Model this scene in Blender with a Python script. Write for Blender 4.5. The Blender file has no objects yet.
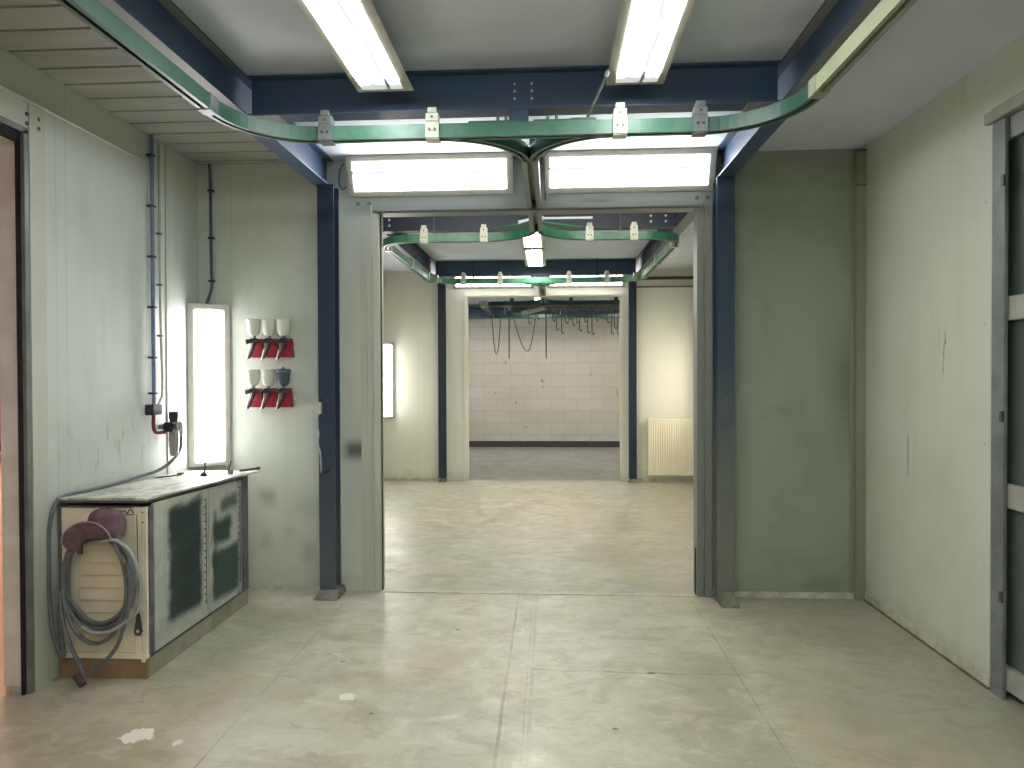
import bpy, bmesh, math, random
from mathutils import Vector, Matrix
random.seed(7)
PI = math.pi
S = bpy.context.scene
COL = S.collection

# ------------------------------------------------------------------ materials
def rgb(r, g, b):
    f = lambda c: ((c/255+0.055)/1.055)**2.4 if c/255 > 0.04045 else c/255/12.92
    return (f(r), f(g), f(b), 1)

class Mat:
    def __init__(s, name):
        s.m = bpy.data.materials.new(name); s.m.use_nodes = True
        s.t = s.m.node_tree; s.n = s.t.nodes; s.l = s.t.links
        s.b = s.n['Principled BSDF']; s._c = None
    def link(s, a, b): s.l.new(a, b)
    def inp(s, sock, v):
        if hasattr(v, 'is_output') or isinstance(v, bpy.types.NodeSocket): s.l.new(v, sock)
        else: sock.default_value = v
    def co(s):
        if s._c is None:
            c = s.n.new('ShaderNodeTexCoord'); s._c = c.outputs['Object']
        return s._c
    def sep(s, v=None):
        x = s.n.new('ShaderNodeSeparateXYZ'); s.l.new(v or s.co(), x.inputs[0]); return x.outputs
    def scale(s, v, sc):
        x = s.n.new('ShaderNodeVectorMath'); x.operation = 'MULTIPLY'; s.l.new(v, x.inputs[0]); x.inputs[1].default_value = sc; return x.outputs[0]
    def noise(s, scale, detail=4, rough=.55, vec=None, dist=0):
        x = s.n.new('ShaderNodeTexNoise'); s.l.new(vec or s.co(), x.inputs['Vector'])
        x.inputs['Scale'].default_value = scale; x.inputs['Detail'].default_value = detail
        x.inputs['Roughness'].default_value = rough; x.inputs['Distortion'].default_value = dist
        return x.outputs['Fac']
    def math(s, op, a, b=0., c=None, clamp=False):
        x = s.n.new('ShaderNodeMath'); x.operation = op; x.use_clamp = clamp
        s.inp(x.inputs[0], a); s.inp(x.inputs[1], b)
        if c is not None: s.inp(x.inputs[2], c)
        return x.outputs[0]
    def map(s, v, a, b, c=0., d=1., smooth=True):
        x = s.n.new('ShaderNodeMapRange'); x.interpolation_type = 'SMOOTHSTEP' if smooth else 'LINEAR'
        s.inp(x.inputs['Value'], v)
        x.inputs['From Min'].default_value = a; x.inputs['From Max'].default_value = b
        x.inputs['To Min'].default_value = c; x.inputs['To Max'].default_value = d
        return x.outputs['Result']
    def mix(s, f, a, b):
        x = s.n.new('ShaderNodeMix'); x.data_type = 'RGBA'
        s.inp(x.inputs[0], f); s.inp(x.inputs[6], a); s.inp(x.inputs[7], b)
        return x.outputs[2]
    def line(s, coord, x0, w, soft=.002):       # 1 within w of x0
        d = s.math('ABSOLUTE', s.math('SUBTRACT', coord, x0))
        return s.map(d, w, w+soft, 1., 0.)
    def band(s, coord, a, b, soft=.03):
        return s.math('MULTIPLY', s.map(coord, a-soft, a+soft), s.map(coord, b-soft, b+soft, 1., 0.))
    def mul(s, *a):
        r = a[0]
        for v in a[1:]: r = s.math('MULTIPLY', r, v)
        return r
    def out(s, color, rough=.6, metal=0., bump=None, bstr=.2, bdist=.01, spec=None):
        s.inp(s.b.inputs['Base Color'], color); s.inp(s.b.inputs['Roughness'], rough)
        s.inp(s.b.inputs['Metallic'], metal)
        if spec is not None: s.b.inputs['Specular IOR Level'].default_value = spec
        if bump is not None:
            x = s.n.new('ShaderNodeBump'); s.l.new(bump, x.inputs['Height'])
            x.inputs['Strength'].default_value = bstr; x.inputs['Distance'].default_value = bdist
            s.l.new(x.outputs[0], s.b.inputs['Normal'])
        return s.m

def simple(name, c, rough=.5, metal=0., var=.12, scale=14, bstr=.05):
    m = Mat(name); n = m.noise(scale, 5)
    dark = tuple(x*(1-var*1.6) for x in c[:3])+(1,); lite = tuple(min(1, x*(1+var)) for x in c[:3])+(1,)
    return m.out(m.mix(m.map(n, .3, .7), dark, lite), rough, metal, n, bstr, .004)

def wallmat(name, base, dirt, dirt_amt=.5, seam=None, seam_axis='x', grey_x=None, rough=.5):
    m = Mat(name); x, y, z = m.sep()
    n1 = m.noise(1.3, 5, .6); n2 = m.noise(9, 5, .6)
    streak = m.noise(6, 5, .65, m.scale(m.co(), (1, 1, .12)))
    c = m.mix(m.mul(m.map(n1, .35, .75), dirt_amt*.6), base, dirt)
    c = m.mix(m.mul(m.map(streak, .5, .8), dirt_amt*.5), c, dirt)
    if grey_x:                                   # mixes in a greyer tone on one side of the partition
        ed = m.math('ADD', x, m.math('MULTIPLY', m.math('SUBTRACT', n1, .5), .25))
        g = m.map(ed, grey_x[0], grey_x[1])
        c = m.mix(m.mul(g, grey_x[3]), c, grey_x[2])
    low = m.map(m.math('ADD', z, m.math('MULTIPLY', n2, .25)), .12, .32, 1., 0.)
    c = m.mix(m.mul(low, .22), c, rgb(120, 112, 92))
    spk = m.map(m.noise(38, 2, .5), .76, .79)
    c = m.mix(m.mul(spk, .5), c, rgb(95, 92, 80))
    h = m.noise(60, 2)
    if seam:
        co = x if seam_axis == 'x' else y
        for s0 in seam:
            l = m.line(co, s0, .002)
            c = m.mix(m.mul(l, .20), c, rgb(110, 112, 105))
    return m, c, h, rough

M = {}
def fin(key, t): M[key] = t[0].out(t[1], t[3], 0, t[2], .06, .003)

PANEL = rgb(206, 211, 204); DIRT = rgb(158, 163, 150)
# left wall with scuffs over the cabinet
m, c, h, r = wallmat('left wall panel', PANEL, DIRT, .5, [3.29, 3.36, 4.26], 'y')
x, y, z = m.sep()
sc = m.noise(16, 5, .7, m.scale(m.co(), (1, 1.4, .3)))
c = m.mix(m.mul(m.map(sc, .56, .66), m.band(z, .85, 1.25, .08), m.band(y, 3.3, 4.3, .2), .45), c, rgb(105, 108, 98))
fin('wall_left', (m, c, h, r))
# right wall with a crack-like scratch
m, c, h, r = wallmat('right wall panel', rgb(208, 210, 196), rgb(165, 167, 148), .4, None, 'y')
x, y, z = m.sep()
wob = m.math('ADD', y, m.math('MULTIPLY', m.noise(7, 4), .10))
s1 = m.mul(m.line(wob, 3.785, .003, .004), m.band(z, 1.50, 1.72, .03), .6)
s2 = m.mul(m.line(y, 4.103, .003, .004), m.band(z, .92, 1.14, .03), .7)
s3 = m.mul(m.line(wob, 3.83, .002, .004), m.band(z, 1.62, 1.76, .03), .3)
for s_ in (s1, s2, s3): c = m.mix(s_, c, rgb(60, 60, 52))
ax = m.mul(m.map(m.math('MODULO', z, .58), .0, .006, 1., 0.), m.line(y, 3.40, .005))
c = m.mix(ax, c, rgb(70, 70, 62))
fin('wall_right', (m, c, h, r))
# partition one
m, c, h, r = wallmat('partition panel', rgb(204, 210, 200), DIRT, .5, [-2.23, -1.27], 'x',
                     (1.0, 1.18, rgb(142, 151, 134), .85))
x, y, z = m.sep()
n = m.noise(12, 4); n1b = m.noise(2.2, 5, .6)
pt = m.mul(m.band(m.math('ADD', x, m.math('MULTIPLY', n, .03)), -1.415, -1.235, .05), m.band(z, .93, 1.045, .05))
c = m.mix(m.mul(pt, .85), c, rgb(58, 60, 52))
lt = m.mul(m.map(m.math('ADD', z, m.math('MULTIPLY', n, .06)), 2.60, 2.70), m.map(x, -1.5, -1.3), m.map(x, 1.1, 1.2, 1., 0.))  # lintel greyed: shade below the tilted lamps painted in, plus overspray dust
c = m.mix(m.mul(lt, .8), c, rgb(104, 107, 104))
sm = m.mul(m.band(x, -1.80, -1.60, .10), m.band(z, .55, .62, .12), .35)
c = m.mix(sm, c, rgb(95, 95, 80))
for sx_, sz_, rx_, rz_, a_ in ((-1.99, .66, .06, .05, .5), (-1.70, .28, .04, .07, .3), (-2.0, .35, .02, .06, .35), (-1.83, .42, .01, .03, .4), (1.80, .10, .12, .03, .35)):
    c = m.mix(m.mul(m.band(m.math('ADD', x, m.math('MULTIPLY', n, .08)), sx_-rx_+.04, sx_+rx_+.04, .05), m.band(m.math('ADD', z, m.math('MULTIPLY', m.noise(5, 4), .1)), sz_-rz_+.05, sz_+rz_+.05, .05), a_), c, rgb(100, 98, 84))
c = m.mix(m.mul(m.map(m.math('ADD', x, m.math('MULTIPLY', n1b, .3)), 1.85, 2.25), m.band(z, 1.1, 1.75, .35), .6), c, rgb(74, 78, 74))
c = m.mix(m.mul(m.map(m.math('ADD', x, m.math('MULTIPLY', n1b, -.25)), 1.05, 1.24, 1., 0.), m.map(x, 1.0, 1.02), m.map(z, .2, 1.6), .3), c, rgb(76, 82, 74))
c = m.mix(m.mul(m.map(m.noise(1.6, 5, .6, None, .6), .48, .66), m.map(x, 1.0, 1.2), .4), c, rgb(120, 138, 118))
tp = m.mul(m.band(x, .2, .42, .08), m.band(z, 2.66, 2.70, .03), .45)
c = m.mix(tp, c, rgb(60, 62, 58))
for px_ in (-1.33, -1.25, .99, 1.06):
    dd = m.mul(m.line(x, px_, .010, .006), m.line(z, 2.695, .010, .006), .75)
    c = m.mix(dd, c, rgb(50, 52, 50))
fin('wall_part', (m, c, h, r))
m, c, h, r = wallmat('second partition panel', rgb(232, 231, 216), rgb(206, 204, 184), .3, [-1.9], 'x')
fin('wall_part2', (m, c, h, r))
m, c, h, r = wallmat('plain hall panel', rgb(205, 205, 188), DIRT, .4)
fin('wall_plain', (m, c, h, r))

# block wall (courses .25 m, blocks .5 m)
m = Mat('painted blockwork'); x, y, z = m.sep()
cmb = m.n.new('ShaderNodeCombineXYZ'); m.l.new(x, cmb.inputs[0]); m.l.new(z, cmb.inputs[1])
bk = m.n.new('ShaderNodeTexBrick'); m.l.new(cmb.outputs[0], bk.inputs['Vector'])
bk.offset = .5
for k, v in (('Scale', 1.), ('Mortar Size', .006), ('Mortar Smooth', .3), ('Brick Width', .56), ('Row Height', .252)): bk.inputs[k].default_value = v
bk.inputs['Color1'].default_value = rgb(204, 200, 192); bk.inputs['Color2'].default_value = rgb(199, 194, 186); bk.inputs['Mortar'].default_value = rgb(180, 174, 165)
c = m.mix(m.mul(m.map(m.noise(9, 3, .5, m.scale(m.co(), (1, 1, .6))), .70, .73), .7), bk.outputs['Color'], rgb(80, 74, 64))
c = m.mix(m.mul(m.map(m.noise(1.2, 4), .4, .7), .25), c, rgb(170, 160, 140))
M['block'] = m.out(c, .75, 0, m.math('SUBTRACT', 1., bk.outputs['Fac']), .4, .01)

# floor
m = Mat('sealed concrete floor'); x, y, z = m.sep()
n0 = m.noise(.7, 4, .55, None, .4); n1 = m.noise(2.2, 6, .62, None, .8); n2 = m.noise(9, 6, .6); n3 = m.noise(55, 3)
wide = m.scale(m.co(), (1, 1.8, 1)); n4 = m.noise(1.9, 6, .7, wide, 1.2)
c = m.mix(m.map(n1, .36, .64), rgb(170, 164, 142), rgb(192, 187, 166))
c = m.mix(m.mul(m.map(n0, .42, .62), .5), c, rgb(172, 178, 166))
c = m.mix(m.mul(m.map(n4, .54, .68), .55), c, rgb(206, 204, 190))
c = m.mix(m.mul(m.map(n4, .44, .34), .4), c, rgb(156, 143, 120))
c = m.mix(m.mul(m.map(n2, .5, .72), .35), c, rgb(152, 147, 126))
c = m.mix(m.mul(m.map(m.noise(22, 4, .7), .68, .74), .5), c, rgb(104, 98, 82))
n5 = m.noise(4.5, 6, .72, m.scale(m.co(), (1, 1.5, 1)), .6)
c = m.mix(m.mul(m.map(n5, .50, .62), .42), c, rgb(150, 138, 112))
c = m.mix(m.mul(m.map(n5, .44, .36), .40), c, rgb(208, 206, 192))
c = m.mix(m.mul(m.map(m.noise(1.1, 3, .5, None, .5), .52, .66), .35), c, rgb(186, 172, 142))
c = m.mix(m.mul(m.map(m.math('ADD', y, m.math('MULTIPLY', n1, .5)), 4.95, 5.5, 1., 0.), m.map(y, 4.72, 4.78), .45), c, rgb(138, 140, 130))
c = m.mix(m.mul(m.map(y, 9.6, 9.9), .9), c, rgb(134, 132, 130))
inr = m.map(y, 4.62, 4.66, 1., 0.)
wx = m.math('ADD', x, m.math('MULTIPLY', m.math('SUBTRACT', m.noise(3, 3), .5), .012))
for x0, w, a in ((-.222, .006, .42), (-.097, .008, .20), (-.122, .003, .22), (-.150, .05, .06), (-1.37, .0025, .42), (.93, .0025, .36)):
    c = m.mix(m.mul(m.line(wx, x0, w, .003), inr, m.map(m.noise(3.2, 3, .6), .36, .56, .25, 1.), a), c, rgb(84, 78, 62))
wy = m.math('ADD', y, m.math('MULTIPLY', m.math('SUBTRACT', m.noise(2.5, 4), .5), .10))
c = m.mix(m.mul(m.line(wy, 3.46, .003, .004), m.band(x, -.1, .95, .02), m.map(m.noise(6, 3), .40, .55, .2, 1.), .55), c, rgb(84, 78, 62))
def blot(cx, cy, rx, ry, amt, col, sc_=14, thr=1.0):
    global c
    dx = m.math('DIVIDE', m.math('SUBTRACT', x, cx), rx); dy = m.math('DIVIDE', m.math('SUBTRACT', y, cy), ry)
    d = m.math('SQRT', m.math('ADD', m.math('MULTIPLY', dx, dx), m.math('MULTIPLY', dy, dy)))
    d = m.math('ADD', d, m.math('MULTIPLY', m.math('SUBTRACT', m.noise(sc_, 6, .7, None, .8), .5), 3.6))
    c = m.mix(m.mul(m.map(d, thr-.08, thr+.05, 1., 0.), amt), c, col)
W_ = rgb(238, 236, 228)
blot(-1.735, 2.745, .060, .055, 1., W_, 13); blot(-.955, 3.13, .04, .04, .7, W_, 15)
blot(-1.53, 2.70, .018, .02, .9, W_, 18)
blot(-1.22, 3.70, .11, .09, .34, rgb(214, 212, 200), 8); blot(-.99, 3.62, .14, .06, .3, rgb(214, 212, 200), 8)
blot(-1.05, 2.75, .16, .10, .3, rgb(205, 206, 200), 7); blot(-1.35, 2.85, .22, .22, .35, rgb(196, 190, 186), 5)
blot(.35, 2.72, .20, .05, .22, rgb(206, 204, 190), 7); blot(.2, 3.72, .10, .16, .18, rgb(200, 206, 196), 6)
for bx, by, rr in ((-.55, 4.0, .016), (-.80, 2.98, .014), (.27, 2.9, .014), (-1.10, 3.52, .012), (.50, 3.455, .022)):
    blot(bx, by, rr, rr*.6, .8, rgb(70, 66, 56), 30)
c = m.mix(m.mul(m.map(m.math('ADD', x, m.math('MULTIPLY', n1, .4)), 1.1, 1.6), m.map(y, .5, 2.), .38), c, rgb(142, 134, 112))  # floor browned and darkened rightward, standing in for weaker light there
rg = m.map(m.math('ADD', m.math('MULTIPLY', n1, .6), m.math('MULTIPLY', n2, .4)), .35, .65, .30, .52)
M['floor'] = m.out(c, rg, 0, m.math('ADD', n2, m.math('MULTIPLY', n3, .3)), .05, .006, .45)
M['hall_floor'] = simple('hall floor screed', rgb(206, 186, 170), .5, 0, .06, 3)

m = Mat('grey ceiling panel'); n = m.noise(1.5, 5)
M['ceil'] = m.out(m.mix(m.map(n, .3, .7), rgb(208, 214, 226), rgb(220, 226, 238)), .6, 0, m.noise(30, 2), .04, .003)
m = Mat('ribbed ceiling boards'); n = m.noise(2.5, 5, .6, m.scale(m.co(), (.4, 3, 1)))
M['boards'] = m.out(m.mix(m.map(n, .3, .7), rgb(132, 132, 124), rgb(150, 150, 142)), .38)

def dusty(name, base, dust, z0, z1, amt, rough=.45, side=None):
    m = Mat(name); x, y, z = m.sep(); n = m.noise(5, 5, .6); n2 = m.noise(28, 4, .6)
    zz = m.math('ADD', z, m.math('MULTIPLY', m.math('SUBTRACT', n, .5), .9))
    f = m.mul(m.map(zz, z0, z1, 1., 0.), amt)
    f = m.math('ADD', f, m.mul(m.map(n2, .5, .8), .18), None, True)
    return m.out(m.mix(f, base, dust), rough, 0, n2, .05, .003)
BLUE = rgb(62, 82, 110)
M['blue'] = dusty('dark blue steel paint', BLUE, rgb(84, 92, 104), -5, -4, 0, .4)
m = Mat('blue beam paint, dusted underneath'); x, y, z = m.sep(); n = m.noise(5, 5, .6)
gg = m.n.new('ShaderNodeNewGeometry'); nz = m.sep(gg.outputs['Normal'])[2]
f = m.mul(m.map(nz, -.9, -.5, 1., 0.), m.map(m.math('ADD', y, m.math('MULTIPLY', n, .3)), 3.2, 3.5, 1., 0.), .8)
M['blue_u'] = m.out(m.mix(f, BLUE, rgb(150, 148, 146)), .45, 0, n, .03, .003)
M['blue_mid'] = simple('darker beam blue of the middle room', rgb(48, 58, 76), .45, 0, .08, 6)  # darker copy of the beam blue
M['col_l'] = dusty('dark blue column paint with overspray', rgb(38, 54, 80), rgb(96, 104, 108), .1, 1.5, .75)
M['col_r'] = dusty('dusty blue column paint', rgb(46, 66, 88), rgb(122, 124, 112), .4, 1.9, .85)
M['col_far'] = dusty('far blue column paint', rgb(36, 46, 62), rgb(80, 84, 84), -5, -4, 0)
M['plinth'] = simple('painted grout', rgb(116, 115, 102), .8, 0, .2, 20, .3)

def railmat(name, base, dust, amt, lip):
    m = Mat(name); n = m.noise(4, 5, .6); n2 = m.noise(20, 4)
    f = m.mul(m.map(n, .40, .66), amt)
    c = m.mix(f, base, dust)
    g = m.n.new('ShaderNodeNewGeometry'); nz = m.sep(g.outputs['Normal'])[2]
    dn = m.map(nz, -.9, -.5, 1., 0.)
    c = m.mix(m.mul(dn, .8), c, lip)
    return m.out(c, .36, 0, n2, .03, .003)
M['rail'] = railmat('green rail paint', rgb(66, 116, 98), rgb(120, 152, 136), .5, rgb(98, 110, 104))
M['rail_dim'] = railmat('green curved rail paint', rgb(56, 98, 84), rgb(78, 112, 100), .45, rgb(94, 104, 100))
M['rail_white'] = railmat('rail coated with pale overspray', rgb(190, 196, 164), rgb(166, 188, 158), .6, rgb(140, 138, 124))
M['rail_centre'] = railmat('worn rail', rgb(86, 112, 100), rgb(120, 134, 124), .7, rgb(120, 128, 124))
M['rail_far'] = railmat('far green rail paint', rgb(36, 104, 76), rgb(96, 156, 128), .4, rgb(90, 104, 96))
M['rail_shaded'] = railmat('green rail paint darkened for shade', rgb(26, 74, 70), rgb(44, 92, 84), .4, rgb(60, 72, 70))  # rail green darkened to paint in the back room's lack of light
M['cornertrim'] = dusty('dusty corner trim', rgb(150, 153, 136), rgb(126, 130, 112), 0, 2, .4)
M['jambpaint'] = simple('pale blue grey jamb paint', rgb(222, 224, 222), .6, 0, .06, 8)
M['zinc'] = simple('zinc plated steel', rgb(178, 182, 174), .38, .45, .12, 20)
M['zinc_w'] = simple('pale coated bracket', rgb(200, 204, 188), .45, .1, .10, 20)
M['zinc_d'] = simple('dull bracket steel', rgb(132, 138, 140), .45, .4, .12, 20)
M['bolt'] = simple('bolt steel', rgb(96, 98, 96), .4, .7, .1, 30)
M['boltw'] = simple('bright bolt heads', rgb(214, 222, 226), .4, .1, .05, 30)
M['white'] = simple('white lamp housing', rgb(198, 196, 186), .5, 0, .05, 9)
M['housing'] = simple('grey lamp housing', rgb(172, 170, 158), .5, 0, .06, 9)
M['greyframe'] = dusty('grey door frame paint', rgb(128, 130, 126), rgb(120, 122, 118), 0, 2, .5)
M['dusk'] = dusty('grey green overspray frame', rgb(136, 137, 128), rgb(118, 122, 116), .3, 2.2, .7)
M['paleframe'] = dusty('pale door frame paint', rgb(196, 198, 186), rgb(168, 170, 156), 0, 1.5, .4)
M['rubber'] = simple('black rubber seal', rgb(34, 32, 38), .8, 0, .2, 30)
M['galv'] = simple('galvanised frame', rgb(128, 132, 130), .45, .25, .14, 7)
M['leaf'] = dusty('dark green grey door leaf', rgb(72, 84, 78), rgb(98, 108, 102), 0, 3, .4)
M['bars'] = simple('pale grey leaf bar', rgb(158, 160, 148), .6, 0, .1, 9)
M['skirt'] = simple('off white skirting', rgb(196, 196, 176), .6, 0, .16, 10)
M['skirt_d'] = simple('dark skirting', rgb(66, 62, 64), .6, 0, .1, 10)
M['jointb'] = simple('brown floor joint sealant', rgb(120, 102, 78), .8, 0, .25, 14)

def emis(name, col, strength, stain=None, axis=0, endfade=None):
    m = Mat(name); c = m.co(); x, y, z = m.sep()
    e = m.b.inputs
    st = None
    if endfade:
        fy = m.map(m.math('ADD', m.math('ABSOLUTE', y), m.math('MULTIPLY', m.math('SUBTRACT', m.noise(14, 4, .6), .5), .10)), endfade-.12, endfade-.01, 1., .30)
        strength = m.math('MULTIPLY', m.math('POWER', fy, 3.), strength)
    if stain:
        a = (x, y, z)[axis]; b_ = (z, x, x)[axis]
        wv = m.math('ADD', b_, m.math('MULTIPLY', m.math('SUBTRACT', m.noise(2.6, 3, .6, m.scale(c, (1, 1, 0)) if axis == 0 else c), .5), .09))
        ln = m.mul(m.line(wv, stain, .0075, .002), m.map(m.noise(5, 3), .42, .46))
        bl = m.mul(m.map(m.noise(7, 4, .7), .58, .64), m.line(wv, stain, .024, .006))
        st = m.math('MAXIMUM', m.mul(ln, .962), m.mul(bl, .958))
    m.inp(e['Base Color'], (.22, .23, .22, 1)); m.inp(e['Emission Color'], col)
    if st is not None: m.inp(e['Emission Strength'], m.math('MULTIPLY', m.math('SUBTRACT', 1., st), strength))
    else: m.inp(e['Emission Strength'], strength)
    e['Roughness'].default_value = .3
    return m.m
LC = (.96, 1., .97, 1)
E_C, E_D, E_K = 17., 17., 19.
M['e_ceil'] = emis('lit ceiling diffuser', LC, E_C, .03, 1, .545)
M['e_fill_rear'] = emis('fill diffuser behind the camera', LC, E_C)
M['e_ceil_s'] = emis('lit stained ceiling diffuser', LC, E_C)
M['e_door'] = emis('lit lintel diffuser', LC, E_D, .14)
M['e_door2'] = emis('lit far lintel diffuser', (1., .97, .86, 1), 18.)
M['e_corner'] = emis('lit corner diffuser', (1., .97, .95, 1), E_K)
M['e_side'] = emis('warm lit side diffuser', (1., .93, .78, 1), 9.)
M['e_fill_far'] = emis('fill diffuser past the first doorway', (1., .97, .86, 1), 9.)
M['e_r2'] = emis('lit middle room diffuser', (1., .97, .88, 1), 34.)
M['e_r3'] = emis('lit back room diffuser', (1., .96, .90, 1), 30.)
M['e_hall'] = emis('warm hall lamp', (1., .62, .44, 1), 90.)
M['e_win'] = emis('warm lit rooflight', (1., .74, .45, 1), 3.)

M['cream'] = simple('cream cabinet board', rgb(230, 222, 198), .5, 0, .07, 6)
M['cream2'] = simple('cream louvred shutter', rgb(222, 214, 188), .5, 0, .07, 6)
m = Mat('paint spattered worktop'); n = m.noise(5, 6, .7, m.scale(m.co(), (1.6, .8, 1)), .6)
c = m.mix(m.map(n, .38, .6), rgb(146, 148, 138), rgb(214, 214, 202)); c = m.mix(m.mul(m.map(m.noise(26, 4, .7), .6, .7), .6), c, rgb(110, 112, 104))
c = m.mix(m.mul(m.map(m.noise(3, 3), .52, .6), .5), c, rgb(178, 182, 176))
M['worktop'] = m.out(c, .42, 0, n, .1, .004)
M['edge'] = simple('dark worktop edge', rgb(96, 94, 98), .6, 0, .2, 12)
M['cabframe'] = simple('grey violet cabinet edge', rgb(104, 98, 108), .6, 0, .22, 12)
m = Mat('cabinet door with green spray patch'); x, y, z = m.sep(); y = m.math('ADD', y, 3.84); n = m.noise(9, 5, .65); n2 = m.noise(4, 5, .6, m.scale(m.co(), (1, 1, 2.2)), .8)
def rect(y0, y1, z0, z1, s_=.03, wob=.12):
    yy = m.math('ADD', y, m.math('MULTIPLY', m.math('SUBTRACT', n, .5), wob)); zz = m.math('ADD', z, m.math('MULTIPLY', m.math('SUBTRACT', n2, .5), wob))
    return m.mul(m.band(yy, y0, y1, s_), m.band(zz, z0, z1, s_))
base = m.mix(m.map(n2, .3, .7), rgb(168, 172, 164), rgb(188, 190, 178))
g1 = rect(3.45, 3.79, .20, .815, .035, .10)
c = m.mix(m.mul(g1, .97), base, m.mix(m.map(n2, .4, .65), rgb(10, 34, 38), rgb(17, 47, 45)))
for yy0, yy1, zz0, zz1, a in ((4.03, 4.23, .68, .76, .8), (3.93, 4.15, .50, .64, .97), (3.92, 4.25, .16, .46, .93), (3.92, 3.97, .30, .70, .6)):
    c = m.mix(m.mul(rect(yy0, yy1, zz0, zz1, .03, .11), a), c, rgb(15, 54, 50))
c = m.mix(m.mul(m.band(y, 4.235, 4.29, .01), m.map(n, .3, .7), .75), c, rgb(104, 104, 122))
M['cabdoor'] = m.out(c, .5)
M['plinthw'] = simple('brown plinth board', rgb(148, 120, 92), .6, 0, .16, 8)
M['plinths'] = simple('grey plinth board', rgb(150, 148, 126), .6, 0, .12, 8)
M['hose'] = simple('grey rubber hose', rgb(104, 108, 112), .5, 0, .12, 30)
M['hose_l'] = simple('pale grey hose', rgb(160, 162, 160), .5, 0, .1, 30)
M['cap'] = simple('faded plum cloth', rgb(120, 92, 102), .9, 0, .16, 24, .2)
M['capin'] = simple('cap underside', rgb(110, 66, 74), .9, 0, .16, 24)
M['conduit'] = simple('blue grey conduit', rgb(106, 126, 154), .4, 0, .12, 20)
M['conduit_l'] = simple('pale conduit', rgb(176, 180, 168), .45, 0, .08, 20)
M['conduit_d'] = simple('dark conduit', rgb(84, 92, 104), .5, 0, .12, 20)
M['black'] = simple('black plastic', rgb(38, 38, 46), .45, 0, .15, 20)
M['bowl'] = simple('smoky filter bowl', rgb(150, 146, 142), .2, 0, .1, 20)
M['redpipe'] = simple('dark red tube', rgb(122, 52, 46), .4, 0, .1, 20)
M['red'] = simple('red holder plate', rgb(158, 30, 50), .45, 0, .12, 18)
M['cup'] = simple('white paint cup', rgb(226, 228, 214), .35, 0, .04, 12)
M['cup_b'] = simple('slate cup', rgb(70, 88, 104), .4, 0, .1, 20)
M['gun'] = simple('dark spray gun metal', rgb(78, 62, 70), .4, .4, .25, 25)
M['gunr'] = simple('silver spray gun metal', rgb(190, 178, 178), .3, .7, .1, 25)
M['radiator'] = simple('cream radiator enamel', rgb(250, 240, 216), .4, 0, .02, 6)
M['chain_w'] = simple('pale trolley steel', rgb(150, 148, 138), .5, .2, .2, 30)
M['chain'] = simple('dull chain steel', rgb(96, 92, 84), .5, .4, .2, 30)
M['orange'] = simple('orange rack steel', rgb(220, 138, 66), .5, 0, .1, 5)
M['maroon'] = simple('maroon rack frame', rgb(110, 44, 32), .5, 0, .1, 5)
M['brown'] = simple('brown painted hall beam', rgb(150, 100, 84), .6, 0, .1, 5)
M['hallwall'] = simple('peach hall wall', rgb(216, 184, 160), .7, 0, .06, 2)
M['cable'] = simple('pale cable', rgb(150, 160, 166), .5, 0, .1, 20)
M['woodtool'] = simple('dark stick', rgb(74, 66, 56), .6, 0, .1, 20)

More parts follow.
